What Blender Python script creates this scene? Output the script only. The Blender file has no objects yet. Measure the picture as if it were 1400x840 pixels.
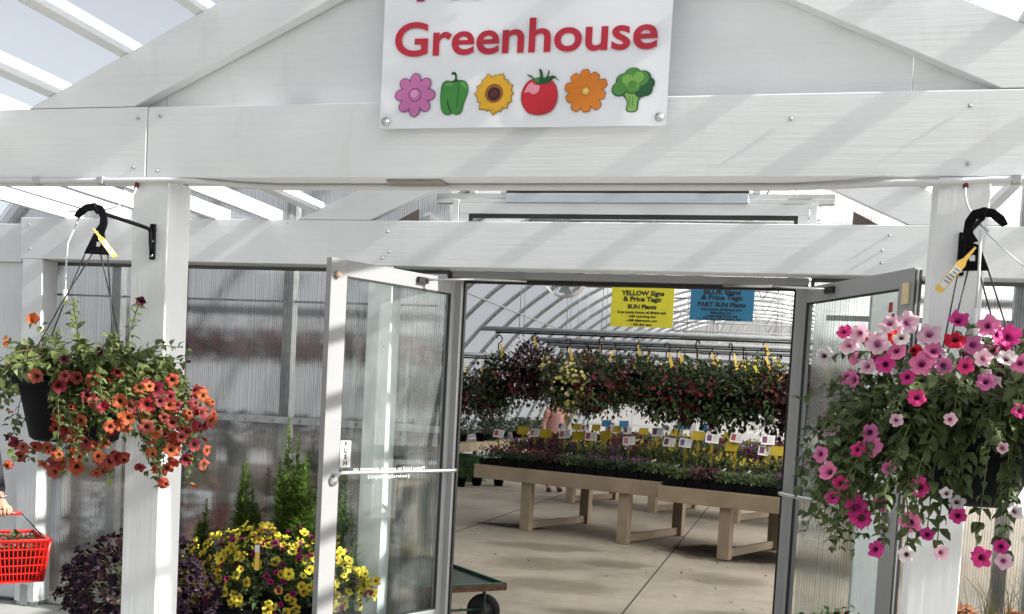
import bpy, bmesh, math, random
import numpy as np
from mathutils import Vector, Matrix, Quaternion
R_ = math.radians
S = bpy.context.scene
COL = S.collection
PI = math.pi

# ------------------------------------------------------------------ camera
F_PX, PY = 1420.0, 637.8
YAW, PITCH, ROLL = R_(14.327), R_(-3.462), R_(3.0667)
CAM = Vector((0.98, 0.0, 1.6))
cy, sy = math.cos(YAW), math.sin(YAW)
_f = Vector((-sy * math.cos(PITCH), cy * math.cos(PITCH), math.sin(PITCH)))
_r = Vector((cy, sy, 0)); _u = _r.cross(_f)
_r2 = math.cos(ROLL) * _r + math.sin(ROLL) * _u
_u2 = -math.sin(ROLL) * _r + math.cos(ROLL) * _u
cd = bpy.data.cameras.new('camera'); cam = bpy.data.objects.new('camera', cd); COL.objects.link(cam)
cam.matrix_world = Matrix(((_r2.x, _u2.x, -_f.x, CAM.x), (_r2.y, _u2.y, -_f.y, CAM.y), (_r2.z, _u2.z, -_f.z, CAM.z), (0, 0, 0, 1)))
cd.sensor_width = 36; cd.sensor_fit = 'HORIZONTAL'
cd.lens = F_PX / 1400 * 36
cd.shift_y = (PY - 420) / 1400
cd.clip_start = 0.05; cd.clip_end = 2000
S.camera = cam

def ray(x, y):
    return _r2 * ((x - 700) / F_PX) - _u2 * ((y - PY) / F_PX) + _f
def atY(x, y, Y):
    d = ray(x, y); return CAM + d * (Y / d.y)

# ------------------------------------------------------------------ mesh builder
WL = {}
class MB:
    def __init__(s): s.v = []; s.f = []; s.m = []; s.sm = []
    def add(s, vs, fs, mi=0, smooth=False):
        b = len(s.v); s.v += [tuple(v) for v in vs]
        s.f += [tuple(i + b for i in f) for f in fs]; s.m += [mi] * len(fs); s.sm += [smooth] * len(fs)
        return s
    def box(s, x0, x1, y0, y1, z0, z1, mi=0, M=None):
        vs = [Vector((x, y, z)) for z in (z0, z1) for y in (y0, y1) for x in (x0, x1)]
        if M is not None: vs = [M @ v for v in vs]
        return s.add(vs, [(0, 2, 3, 1), (4, 5, 7, 6), (0, 1, 5, 4), (2, 6, 7, 3), (0, 4, 6, 2), (1, 3, 7, 5)], mi)
    def prism(s, pts, a0, a1, axis='y', mi=0, M=None):
        n = len(pts)
        def P(p, a):
            v = Vector((p[0], a, p[1])) if axis == 'y' else (Vector((p[0], p[1], a)) if axis == 'z' else Vector((a, p[0], p[1])))
            return M @ v if M is not None else v
        vs = [P(p, a0) for p in pts] + [P(p, a1) for p in pts]
        area = sum(pts[i][0] * pts[(i + 1) % n][1] - pts[(i + 1) % n][0] * pts[i][1] for i in range(n))
        fs = [tuple(range(n)), tuple(range(2 * n - 1, n - 1, -1))] + [(i, i + n, (i + 1) % n + n, (i + 1) % n) for i in range(n)]
        if (area < 0) == (axis == 'y'): fs = [f[::-1] for f in fs]
        return s.add(vs, fs, mi)
    def tube(s, pts, r, n=6, mi=0, cap=True, smooth=True):
        pts = [Vector(p) for p in pts]; rs = r if isinstance(r, (list, tuple)) else [r] * len(pts)
        vs = []; prev = None
        for i, p in enumerate(pts):
            t = (pts[min(i + 1, len(pts) - 1)] - pts[max(i - 1, 0)])
            t = t.normalized() if t.length > 1e-9 else Vector((0, 0, 1))
            if prev is None:
                a = t.orthogonal().normalized()
            else:
                a = prev - t * prev.dot(t); a = a.normalized() if a.length > 1e-6 else t.orthogonal().normalized()
            prev = a; b = t.cross(a)
            for k in range(n):
                an = 2 * PI * k / n; vs.append(p + (a * math.cos(an) + b * math.sin(an)) * rs[i])
        fs = []
        for i in range(len(pts) - 1):
            for k in range(n):
                fs.append((i * n + k, i * n + (k + 1) % n, (i + 1) * n + (k + 1) % n, (i + 1) * n + k))
        if cap:
            fs.append(tuple(range(n - 1, -1, -1))); L = (len(pts) - 1) * n; fs.append(tuple(range(L, L + n)))
        return s.add(vs, fs, mi, smooth)
    def lathe(s, prof, c, n=24, mi=0, M=None, smooth=True):
        c = Vector(c); vs = []
        for (r, z) in prof:
            for k in range(n):
                a = 2 * PI * k / n; v = Vector((r * math.cos(a), r * math.sin(a), z))
                vs.append((M @ v if M is not None else v) + c)
        fs = [(i * n + k, i * n + (k + 1) % n, (i + 1) * n + (k + 1) % n, (i + 1) * n + k) for i in range(len(prof) - 1) for k in range(n)]
        return s.add(vs, fs, mi, smooth)
    def leaf(s, p, d, up, L, W, curl=0.25, mi=0, simple=False):
        d = d.normalized(); side = d.cross(up)
        if side.length < 1e-4: side = d.orthogonal()
        side.normalize(); nn = side.cross(d)
        if simple:
            vs = [p, p + d * L * .5 + side * W * .5, p + d * L - nn * L * curl * .6, p + d * L * .5 - side * W * .5]
            return s.add(vs, [(0, 1, 2, 3)], mi, True)
        m1 = p + d * L * .38 + nn * L * .04; m2 = p + d * L * .72 - nn * L * curl * .35; t = p + d * L - nn * L * curl
        q = nn * W * .16
        vs = [p, m1, m2, t, m1 + side * W * .5 + q, m2 + side * W * .38 + q, m1 - side * W * .5 + q, m2 - side * W * .38 + q]
        return s.add(vs, [(0, 4, 1), (4, 5, 2, 1), (5, 3, 2), (0, 1, 6), (1, 2, 7, 6), (2, 3, 7)], mi, True)
    def mesh(s, name, mats, off=Vector((0, 0, 0))):
        me = bpy.data.meshes.new(name)
        me.from_pydata([(v[0] - off.x, v[1] - off.y, v[2] - off.z) for v in s.v], [], s.f)
        for m in (mats if isinstance(mats, (list, tuple)) else [mats]): me.materials.append(m)
        me.polygons.foreach_set('material_index', s.m); me.polygons.foreach_set('use_smooth', s.sm)
        me.update(); return me
    def build(s, name, mats, parent=None, bevel=0, loc=None):
        base = WL[parent.name] if parent else (Vector(loc) if loc is not None else Vector((0, 0, 0)))
        o = bpy.data.objects.new(name, s.mesh(name, mats, base)); COL.objects.link(o)
        WL[o.name] = base.copy()
        if parent: o.parent = parent
        elif loc is not None: o.location = loc
        if bevel:
            b = o.modifiers.new('bevel', 'BEVEL'); b.width = bevel; b.segments = 2; b.limit_method = 'ANGLE'
        return o

def tag(o, label=None, cat=None, group=None, kind=None):
    if label: o['label'] = label
    if cat: o['category'] = cat
    if group: o['group'] = group
    if kind: o['kind'] = kind
    return o
def empty(name, loc, label, cat, group=None):
    o = bpy.data.objects.new(name, None); COL.objects.link(o); o.location = loc; o.empty_display_size = .1
    WL[o.name] = Vector(loc); return tag(o, label, cat, group)
def copy_tree(o, parent=None):
    c = o.copy(); COL.objects.link(c); WL[c.name] = WL.get(o.name, Vector((0, 0, 0))).copy()
    if parent: c.parent = parent
    for ch in list(o.children): copy_tree(ch, c)
    return c
def dup(root, loc, rz=0, label=None, group=None):
    c = copy_tree(root); c.location = loc; c.rotation_euler = (0, 0, rz)
    if label: c['label'] = label
    if group: c['group'] = group
    return c
def inst(me, name, parent, loc, q=None, sc=1.0):
    o = bpy.data.objects.new(name, me); COL.objects.link(o); o.parent = parent
    o.location = Vector(loc) - WL[parent.name]
    if q is not None: o.rotation_mode = 'QUATERNION'; o.rotation_quaternion = q
    o.scale = (sc, sc, sc); return o

# ------------------------------------------------------------------ materials
def srgb(r, g, b):
    c = lambda u: (u / 255 / 12.92) if u <= 10 else ((u / 255 + .055) / 1.055) ** 2.4
    return (c(r), c(g), c(b))
class NM:
    def __init__(s, name):
        s.mat = bpy.data.materials.new(name); s.mat.use_nodes = True; s.nt = s.mat.node_tree; s.nt.nodes.clear()
        s.out = s.n('ShaderNodeOutputMaterial')
    def n(s, t, **k):
        x = s.nt.nodes.new(t)
        for a, b in k.items():
            if a.startswith('i_'): x.inputs[a[2:].replace('_', ' ')].default_value = b
            else: setattr(x, a, b)
        return x
    def l(s, a, b): s.nt.links.new(a, b)
    def coords(s, kind='Object', scale=(1, 1, 1), rot=(0, 0, 0)):
        t = s.n('ShaderNodeTexCoord'); m = s.n('ShaderNodeMapping'); m.inputs['Scale'].default_value = scale; m.inputs['Rotation'].default_value = rot
        s.l(t.outputs[kind], m.inputs['Vector']); return m.outputs['Vector']
    def noise(s, vec, scale, detail=4, rough=.55):
        x = s.n('ShaderNodeTexNoise'); x.inputs['Scale'].default_value = scale; x.inputs['Detail'].default_value = detail; x.inputs['Roughness'].default_value = rough
        if vec is not None: s.l(vec, x.inputs['Vector'])
        return x.outputs['Fac']
    def ramp(s, fac, stops):
        x = s.n('ShaderNodeValToRGB'); e = x.color_ramp.elements
        while len(e) < len(stops): e.new(.5)
        for i, (p, c) in enumerate(stops): e[i].position = p; e[i].color = (*c, 1)
        s.l(fac, x.inputs['Fac']); return x.outputs['Color']
    def bump(s, h, strength=.3, dist=.01, normal=None):
        x = s.n('ShaderNodeBump'); x.inputs['Strength'].default_value = strength; x.inputs['Distance'].default_value = dist
        s.l(h, x.inputs['Height'])
        if normal: s.l(normal, x.inputs['Normal'])
        return x.outputs['Normal']
    def bsdf(s, color=None, rough=.6, metal=0, spec=.4, normal=None):
        b = s.n('ShaderNodeBsdfPrincipled'); b.inputs['Roughness'].default_value = rough; b.inputs['Metallic'].default_value = metal
        b.inputs['Specular IOR Level'].default_value = spec
        if color is not None:
            if isinstance(color, tuple): b.inputs['Base Color'].default_value = (*color, 1)
            else: s.l(color, b.inputs['Base Color'])
        if normal is not None: s.l(normal, b.inputs['Normal'])
        return b
    def mix(s, fac, a, b):
        x = s.n('ShaderNodeMixShader')
        if isinstance(fac, (int, float)): x.inputs[0].default_value = fac
        else: s.l(fac, x.inputs[0])
        s.l(a, x.inputs[1]); s.l(b, x.inputs[2]); return x.outputs[0]
    def front_fresnel(s, ior):
        fr = s.n('ShaderNodeFresnel'); fr.inputs['IOR'].default_value = ior; g = s.n('ShaderNodeNewGeometry')
        iv = s.n('ShaderNodeMath', operation='SUBTRACT'); iv.inputs[0].default_value = 1; s.l(g.outputs['Backfacing'], iv.inputs[1])
        mu = s.n('ShaderNodeMath', operation='MULTIPLY'); s.l(fr.outputs[0], mu.inputs[0]); s.l(iv.outputs[0], mu.inputs[1]); return mu.outputs[0]
    def done(s, sh): s.l(sh, s.out.inputs['Surface']); return s.mat

def simple(name, color, rough=.6, metal=0, spec=.4, var=.12, nscale=14, bump=0):
    m = NM(name); v = m.coords()
    n = m.noise(v, nscale, 5)
    lo = tuple(c * (1 - var) for c in color); hi = tuple(min(1, c * (1 + var)) for c in color)
    c = m.ramp(n, [(.3, lo), (.7, hi)])
    nm = m.bump(m.noise(v, nscale * 4, 4), bump, .004) if bump else None
    return m.done(m.bsdf(c, rough, metal, spec, nm).outputs[0])

def wood_paint(name, base, scale, rot=(0, 0, 0), rough=.62, grain=.26, var=.05):
    m = NM(name); v = m.coords('Object', scale, rot); v2 = m.coords('Object')
    g = m.noise(v, 1.0, 7, .65); big = m.noise(v2, 2.2, 4)
    fine = m.noise(v2, 60, 3)
    crack = m.ramp(m.noise(v, .55, 3, .5), [(.60, (1, 1, 1)), (.66, (.25, .25, .25)), (.70, (1, 1, 1))])
    c = m.ramp(big, [(.25, tuple(x * (1 - var * 1.6) for x in base)), (.75, tuple(min(1, x * (1 + var * .6)) for x in base))])
    mx = m.n('ShaderNodeMixRGB', blend_type='MULTIPLY'); mx.inputs[0].default_value = .05; m.l(c, mx.inputs[1]); m.l(m.ramp(g, [(.38, (.55, .54, .52)), (.52, (1, 1, 1))]), mx.inputs[2])
    # knots and worn specks
    vo = m.n('ShaderNodeTexVoronoi'); vo.inputs['Scale'].default_value = 3.1; m.l(v2, vo.inputs['Vector'])
    sp = m.ramp(vo.outputs['Distance'], [(.018, (.45, .42, .38)), (.035, (1, 1, 1))])
    mx2 = m.n('ShaderNodeMixRGB', blend_type='MULTIPLY'); mx2.inputs[0].default_value = .5; m.l(mx.outputs[0], mx2.inputs[1]); m.l(sp, mx2.inputs[2])
    dn = m.noise(m.coords('Object', (1, 1, .35)), 5.5, 6, .7)
    mx3 = m.n('ShaderNodeMixRGB', blend_type='MULTIPLY'); mx3.inputs[0].default_value = .16; m.l(mx2.outputs[0], mx3.inputs[1]); m.l(m.ramp(dn, [(.30, (.62, .60, .55)), (.43, (1, 1, 1))]), mx3.inputs[2])
    cn = m.noise(v2, 26, 3, .6)
    mx4 = m.n('ShaderNodeMixRGB', blend_type='MULTIPLY'); mx4.inputs[0].default_value = .6; m.l(mx3.outputs[0], mx4.inputs[1]); m.l(m.ramp(cn, [(.225, (.35, .30, .25)), (.245, (1, 1, 1))]), mx4.inputs[2]); mx2 = mx4
    n1 = m.bump(g, grain, .006); n2 = m.bump(fine, .05, .002, n1)
    return m.done(m.bsdf(mx2.outputs[0], rough, 0, .35, n2).outputs[0])

WHITE = (.78, .80, .81)
MW_x = wood_paint('white_timber_along', WHITE, (1.6, 55, 55))
MW_y = wood_paint('white_timber_depth', WHITE, (55, 1.6, 55))
MW_z = wood_paint('white_timber_upright', WHITE, (45, 45, 1.6))
MW_l = wood_paint('white_timber_rafter_rising', WHITE, (1.6, 55, 55), (0, R_(24.6), 0))
MW_r = wood_paint('white_timber_rafter_falling', WHITE, (1.6, 55, 55), (0, R_(-24.6), 0))
M_gable = wood_paint('white_plywood', (.76, .78, .79), (2.2, 40, 40), grain=.5, var=.06)
M_alu = simple('white_aluminium', (.72, .73, .73), .38, 0, .5, .04, 3)
M_door = simple('door_aluminium', (.28, .284, .286), .5, 0, .5, .04, 4)
M_steel = simple('galvanised_steel', (.42, .44, .45), .42, .75, .5, .18, 20)
M_pipe = simple('grey_pipe', (.30, .32, .33), .45, .5, .5, .15, 12)
M_chrome = simple('brushed_bar', (.62, .63, .64), .28, .85, .5, .06, 30)
M_black = simple('black_plastic', (.006, .006, .0075), .62, 0, .07, .2, 20)
M_rubber = simple('rubber', (.022, .022, .024), .75, 0, .3, .2, 20)
M_gasket = simple('black_gasket', (.015, .015, .016), .6)
M_pvc = simple('white_plastic_pipe', (.62, .63, .64), .35, 0, .45, .06, 9)
M_red_em = simple('dark_red_plastic', (.12, .012, .015), .4)
M_tan = wood_paint('tan_painted_wood', (.37, .29, .20), (2, 45, 45), grain=.35, var=.2)
M_tan_z = wood_paint('tan_painted_wood_upright', (.37, .29, .20), (45, 45, 2), grain=.35, var=.2)
M_soil = simple('potting_soil', (.035, .022, .014), .95, 0, .1, .4, 40, .6)
M_banner = simple('banner_vinyl', (.80, .82, .86), .32, 0, .45, .02, 2, 0)
M_ytag = simple('yellow_tag', (.78, .52, .10), .5, 0, .3, .06)
M_wcard = simple('white_card', (.70, .70, .68), .45, 0, .3, .03)
M_ink = simple('black_ink', (.02, .02, .022), .5)
M_ysign = simple('yellow_sign_board', (.76, .70, .05), .5, 0, .3, .04)
M_bsign = simple('blue_sign_board', (.04, .20, .36), .5, 0, .3, .05)
M_ycard = simple('yellow_card', (.40, .30, .015), .5, 0, .3, .08)
M_bcard = simple('blue_card', (.04, .17, .30), .5, 0, .3, .08)
M_green_paint = simple('green_painted_steel', (.025, .085, .06), .5, .1, .4, .35, 18, .2)
M_rust = simple('worn_cart_edge', (.10, .055, .03), .7, .1, .3, .45, 30, .3)
M_tub = simple('green_plastic_tub', (.07, .16, .05), .5)
M_bluebin = simple('blue_plastic', (.05, .20, .28), .4)
M_basket = simple('red_plastic', (.62, .018, .012), .32, 0, .5, .05)
M_dkmetal = simple('dark_wire', (.05, .05, .052), .4, .7)
M_wire = simple('plant_hanger_wire', (.04, .042, .045), .5, .3)

def concrete(name, base, var=.16, scale=1.0):
    m = NM(name); v = m.coords('Object')
    a = m.noise(v, .55 * scale, 6, .6); b = m.noise(v, 7 * scale, 6, .65); c = m.noise(v, 120, 3)
    col = m.ramp(a, [(.28, tuple(x * (1 - var * 1.5) for x in base)), (.5, base), (.75, tuple(x * (1 + var) for x in base))])
    mx = m.n('ShaderNodeMixRGB', blend_type='MULTIPLY'); mx.inputs[0].default_value = .55; m.l(col, mx.inputs[1])
    m.l(m.ramp(b, [(.3, (.72, .71, .69)), (.6, (1, 1, 1))]), mx.inputs[2])
    vo = m.n('ShaderNodeTexVoronoi'); vo.inputs['Scale'].default_value = 2.3; m.l(v, vo.inputs['Vector'])
    sp = m.ramp(vo.outputs['Distance'], [(.03, (.35, .33, .3)), (.06, (1, 1, 1))])
    mx2 = m.n('ShaderNodeMixRGB', blend_type='MULTIPLY'); mx2.inputs[0].default_value = .45; m.l(mx.outputs[0], mx2.inputs[1]); m.l(sp, mx2.inputs[2])
    n1 = m.bump(b, .15, .004); n2 = m.bump(c, .2, .002, n1)
    return m.done(m.bsdf(mx2.outputs[0], .78, 0, .3, n2).outputs[0])
M_conc = concrete('concrete_floor', (.325, .285, .228), .26)
M_pave = concrete('porch_paving', (.46, .45, .43))
M_gravel = concrete('pale_gravel', (.43, .40, .36), .2, 3)
M_asph = concrete('dark_asphalt', (.055, .052, .055), .2, 2)
def grassmat():
    m = NM('lawn_grass'); v = m.coords(); a = m.noise(v, 1.3, 6); b = m.noise(v, 60, 4)
    c = m.ramp(a, [(.3, (.045, .075, .025)), (.7, (.09, .12, .04))])
    return m.done(m.bsdf(c, .9, 0, .2, m.bump(b, .8, .03)).outputs[0])
M_lawn = grassmat()
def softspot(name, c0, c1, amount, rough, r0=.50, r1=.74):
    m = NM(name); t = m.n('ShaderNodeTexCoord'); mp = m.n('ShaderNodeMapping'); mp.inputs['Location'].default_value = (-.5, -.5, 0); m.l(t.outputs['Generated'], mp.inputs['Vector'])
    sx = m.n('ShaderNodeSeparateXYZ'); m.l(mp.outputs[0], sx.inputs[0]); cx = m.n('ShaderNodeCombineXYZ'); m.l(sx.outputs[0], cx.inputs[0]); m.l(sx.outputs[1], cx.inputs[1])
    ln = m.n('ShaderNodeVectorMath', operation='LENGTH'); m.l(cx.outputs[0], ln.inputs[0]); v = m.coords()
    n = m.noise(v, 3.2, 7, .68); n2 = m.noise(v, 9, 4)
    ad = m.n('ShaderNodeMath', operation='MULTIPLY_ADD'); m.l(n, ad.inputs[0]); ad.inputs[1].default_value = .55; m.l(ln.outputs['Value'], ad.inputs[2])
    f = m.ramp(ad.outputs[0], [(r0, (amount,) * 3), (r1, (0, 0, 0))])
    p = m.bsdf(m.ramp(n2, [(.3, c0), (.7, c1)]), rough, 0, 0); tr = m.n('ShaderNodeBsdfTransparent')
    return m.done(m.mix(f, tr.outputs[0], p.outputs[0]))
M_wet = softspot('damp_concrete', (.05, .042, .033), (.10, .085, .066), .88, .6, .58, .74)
M_stain = softspot('dried_stain', (.13, .11, .08), (.20, .165, .125), .30, .8)

def film():
    m = NM('greenhouse_film'); v = m.coords('Object', (.3, .8, .8)); n = m.noise(v, 1.6, 4)
    c = m.ramp(n, [(.3, (.93, .925, .91)), (.7, (.97, .965, .95))])
    d = m.n('ShaderNodeBsdfDiffuse'); t = m.n('ShaderNodeBsdfTranslucent'); m.l(c, d.inputs['Color']); m.l(c, t.inputs['Color'])
    return m.done(m.mix(.93, d.outputs[0], t.outputs[0]))
M_film = film()
def polycarb():
    m = NM('twinwall_polycarbonate')
    v = m.coords('Object', (1, 0, 0)); fine = m.noise(v, 80, 2, .8)
    v2 = m.coords('Object', (3.0, 1, .7)); wav = m.noise(v2, 1.1, 3)
    nb = m.bump(fine, .35, .0030); nb = m.bump(wav, .2, .03, nb)
    rf = m.n('ShaderNodeBsdfRefraction'); rf.inputs['IOR'].default_value = 1.16; rf.inputs['Roughness'].default_value = .19
    wv = m.n('ShaderNodeTexWave', wave_type='BANDS', bands_direction='X', wave_profile='SIN'); wv.inputs['Scale'].default_value = 21; wv.inputs['Distortion'].default_value = .4; m.l(m.coords('Object'), wv.inputs['Vector'])
    av = m.n('ShaderNodeMath', operation='MULTIPLY_ADD'); m.l(wv.outputs['Fac'], av.inputs[0]); av.inputs[1].default_value = .35; m.l(fine, av.inputs[2])
    tint = m.ramp(av.outputs[0], [(.36, (.70, .71, .71)), (.74, (.985, .985, .985))]); m.l(tint, rf.inputs['Color']); m.l(nb, rf.inputs['Normal'])
    tl = m.n('ShaderNodeBsdfTranslucent'); tl.inputs['Color'].default_value = (.85, .86, .86, 1)
    df = m.n('ShaderNodeBsdfDiffuse'); df.inputs['Color'].default_value = (.55, .55, .54, 1)
    grime = m.ramp(m.noise(m.coords('Object', (2.2, 1, .9)), 2.2, 6, .7), [(.35, (.01, .01, .01)), (.8, (.09, .09, .09))])
    a = m.mix(.06, rf.outputs[0], tl.outputs[0]); a = m.mix(grime, a, df.outputs[0])
    g = m.n('ShaderNodeBsdfGlossy'); g.inputs['Roughness'].default_value = .06; g.inputs['Color'].default_value = (.95, .95, .95, 1)
    ng = m.bump(wav, .12, .02); ng = m.bump(fine, .06, .0030, ng); m.l(ng, g.inputs['Normal'])
    return m.done(m.mix(m.front_fresnel(1.9), a, g.outputs[0]))
M_poly = polycarb()
def glass():
    m = NM('door_glass'); t = m.n('ShaderNodeBsdfTransparent'); t.inputs['Color'].default_value = (.93, .96, .952, 1)
    g = m.n('ShaderNodeBsdfGlossy'); g.inputs['Roughness'].default_value = .01
    d = m.n('ShaderNodeBsdfDiffuse'); d.inputs['Color'].default_value = (.6, .6, .58, 1)
    gr = m.ramp(m.noise(m.coords('Object', (1.4, 1.4, .6)), 3.0, 6, .72), [(.45, (0, 0, 0)), (.8, (.10, .10, .10))])
    return m.done(m.mix(m.front_fresnel(1.62), m.mix(gr, t.outputs[0], d.outputs[0]), g.outputs[0]))
M_glass = glass()

def leafmat(name, a, b, trans=.25, rough=.5):
    m = NM(name); g = m.n('ShaderNodeNewGeometry'); v = m.coords(); n = m.noise(v, 9, 3)
    ad = m.n('ShaderNodeMath', operation='ADD'); m.l(g.outputs['Random Per Island'], ad.inputs[0])
    sc = m.n('ShaderNodeMath', operation='MULTIPLY'); sc.inputs[1].default_value = .8; m.l(n, sc.inputs[0]); m.l(sc.outputs[0], ad.inputs[1])
    dv = m.n('ShaderNodeMath', operation='MULTIPLY'); dv.inputs[1].default_value = .6; m.l(ad.outputs[0], dv.inputs[0])
    c = m.ramp(dv.outputs[0], [(.15, a), (.6, b), (.98, tuple(min(1, x * 1.5) for x in b))])
    p = m.bsdf(c, rough, 0, .35); t = m.n('ShaderNodeBsdfTranslucent'); m.l(c, t.inputs['Color'])
    return m.done(m.mix(trans, p.outputs[0], t.outputs[0]))
L_fresh = leafmat('petunia_leaf_bright', (.042, .07, .02), (.135, .165, .055))
L_mid = leafmat('petunia_leaf_green', (.032, .055, .019), (.09, .122, .045))
L_dark = leafmat('leaf_dark', (.014, .028, .010), (.045, .075, .022))
L_deep = leafmat('leaf_deep_green', (.014, .028, .012), (.04, .065, .02))
L_feather = leafmat('feather_leaf', (.055, .115, .02), (.19, .29, .065), .45)
L_maroon = leafmat('maroon_leaf', (.012, .005, .008), (.04, .014, .018))
L_copper = leafmat('copper_leaf', (.16, .05, .025), (.36, .13, .06))
L_straw = leafmat('straw_grass', (.16, .13, .06), (.22, .22, .09))
L_tree = leafmat('tree_leaf', (.015, .035, .01), (.05, .09, .025))
M_bark = simple('bark', (.09, .065, .045), .9, 0, .2, .3, 20, .6)
M_stem = simple('green_stem', (.09, .12, .035), .6)

def petal(name, edge, mid, throat, trans=.3):
    m = NM(name); at = m.n('ShaderNodeAttribute', attribute_name='rad')
    oi = m.n('ShaderNodeObjectInfo'); v = m.coords(); n = m.noise(v, 60, 3)
    c = m.ramp(at.outputs['Fac'], [(.10, throat), (.30, mid), (.85, edge)])
    hs = m.n('ShaderNodeHueSaturation'); m.l(c, hs.inputs['Color'])
    ad = m.n('ShaderNodeMath', operation='MULTIPLY_ADD'); m.l(oi.outputs['Random'], ad.inputs[0]); ad.inputs[1].default_value = .5; ad.inputs[2].default_value = .7; m.l(ad.outputs[0], hs.inputs['Value'])
    h2 = m.n('ShaderNodeMath', operation='MULTIPLY_ADD'); m.l(oi.outputs['Random'], h2.inputs[0]); h2.inputs[1].default_value = .03; h2.inputs[2].default_value = .485; m.l(h2.outputs[0], hs.inputs['Hue'])
    mx = m.n('ShaderNodeMixRGB', blend_type='MULTIPLY'); mx.inputs[0].default_value = .35; m.l(hs.outputs[0], mx.inputs[1]); m.l(m.ramp(n, [(.3, (.6, .6, .6)), (.6, (1, 1, 1))]), mx.inputs[2])
    p = m.bsdf(mx.outputs[0], .55, 0, .25); t = m.n('ShaderNodeBsdfTranslucent'); m.l(mx.outputs[0], t.inputs['Color'])
    return m.done(m.mix(trans, p.outputs[0], t.outputs[0]))
P_orange = petal('petal_orange', (.42, .082, .038), (.38, .10, .035), (.03, .012, .01))
P_coral = petal('petal_coral', (.36, .065, .06), (.27, .055, .05), (.08, .015, .02))
P_crimson = petal('petal_crimson', (.27, .022, .035), (.2, .02, .03), (.05, .01, .015))
P_wine = petal('petal_wine', (.075, .012, .03), (.06, .01, .025), (.02, .005, .01))
P_hot = petal('petal_hot_pink', (.72, .055, .30), (.62, .04, .22), (.10, .005, .05))
P_pink = petal('petal_pink', (.78, .22, .45), (.68, .15, .36), (.16, .02, .10))
P_pale = petal('petal_pale_pink', (.80, .55, .65), (.75, .42, .55), (.30, .08, .2))
P_white = petal('petal_white', (.82, .76, .78), (.75, .66, .68), (.12, .02, .06))
P_red = petal('petal_red', (.70, .012, .06), (.5, .01, .04), (.12, .005, .02))
P_yellow = petal('petal_yellow', (.82, .68, .07), (.78, .58, .05), (.10, .05, .01))
P_cream = petal('petal_cream', (.62, .60, .20), (.6, .5, .12), (.2, .12, .03))
P_magenta = petal('petal_magenta', (.32, .012, .14), (.25, .01, .1), (.05, .003, .02))
P_purple = petal('petal_dark_purple', (.022, .007, .022), (.018, .006, .018), (.006, .003, .006))
P_violet = petal('petal_violet', (.22, .09, .30), (.16, .05, .22), (.1, .08, .02))

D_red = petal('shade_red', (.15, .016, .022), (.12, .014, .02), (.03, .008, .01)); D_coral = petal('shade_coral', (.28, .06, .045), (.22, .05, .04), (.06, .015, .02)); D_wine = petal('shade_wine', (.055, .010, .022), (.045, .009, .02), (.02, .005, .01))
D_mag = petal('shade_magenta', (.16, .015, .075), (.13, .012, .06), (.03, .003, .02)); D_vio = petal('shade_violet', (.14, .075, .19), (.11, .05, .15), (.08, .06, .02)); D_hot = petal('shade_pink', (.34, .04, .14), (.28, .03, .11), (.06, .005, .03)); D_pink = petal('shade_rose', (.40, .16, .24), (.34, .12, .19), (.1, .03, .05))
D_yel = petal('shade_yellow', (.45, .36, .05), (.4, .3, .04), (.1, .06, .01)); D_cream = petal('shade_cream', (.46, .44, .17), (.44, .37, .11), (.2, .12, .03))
def flat(name, c, rough=.45): return simple(name, c, rough, 0, .35, .03, 8)

# ------------------------------------------------------------------ flower meshes
def flower_mesh(name, mat, r=.032, depth=.028, lobes=5, seed=0, seg=35, flare=.004, bend_=None):
    rnd = random.Random(seed); mb = MB(); rings = [(.10, -depth, .05), (.16, -depth * .55, .10), (.36, -.006, .25), (.68, .0, .65), (1.0, flare, 1.0)]
    p1, p2, p3 = rnd.uniform(0, 6), rnd.uniform(0, 6), rnd.uniform(0, 6); bend = rnd.uniform(-.05, .55); tilt = rnd.uniform(-.12, .12); bend = bend if bend_ is None else bend_
    vs = []; rad = []
    for (rr, z, at) in rings:
        for k in range(seg):
            a = 2 * PI * k / seg; lob = abs(math.cos(a * lobes / 2)); w_ = 1 + .07 * math.sin(a + p3)
            q = r * rr * w_ * (1 - (.24 * (1 - lob) ** 1.4 if rr > .5 else 0)) * (1 + (.05 * math.sin(9 * a + p1) if rr > .9 else 0))
            zz = z + r * (.13 * math.cos(a * lobes) + .09 * math.sin(11 * a + p1) + .10 * math.sin(3 * a + p2)) * rr ** 3 - r * bend * rr ** 3 + tilt * q * math.cos(a + p2)
            vs.append((q * math.cos(a), q * math.sin(a), zz)); rad.append(at)
    fs = [(i * seg + k, i * seg + (k + 1) % seg, (i + 1) * seg + (k + 1) % seg, (i + 1) * seg + k) for i in range(len(rings) - 1) for k in range(seg)]
    mb.add(vs, fs, 0, True)
    mb.add([(0, 0, -depth * 1.25)] , [], 0); rad.append(0)
    c = len(mb.v) - 1
    for k in range(seg): mb.f.append(((k + 1) % seg, k, c)); mb.m.append(0); mb.sm.append(True)
    me = mb.mesh(name, mat); at = me.attributes.new('rad', 'FLOAT', 'POINT'); at.data.foreach_set('value', rad)
    return me
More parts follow.
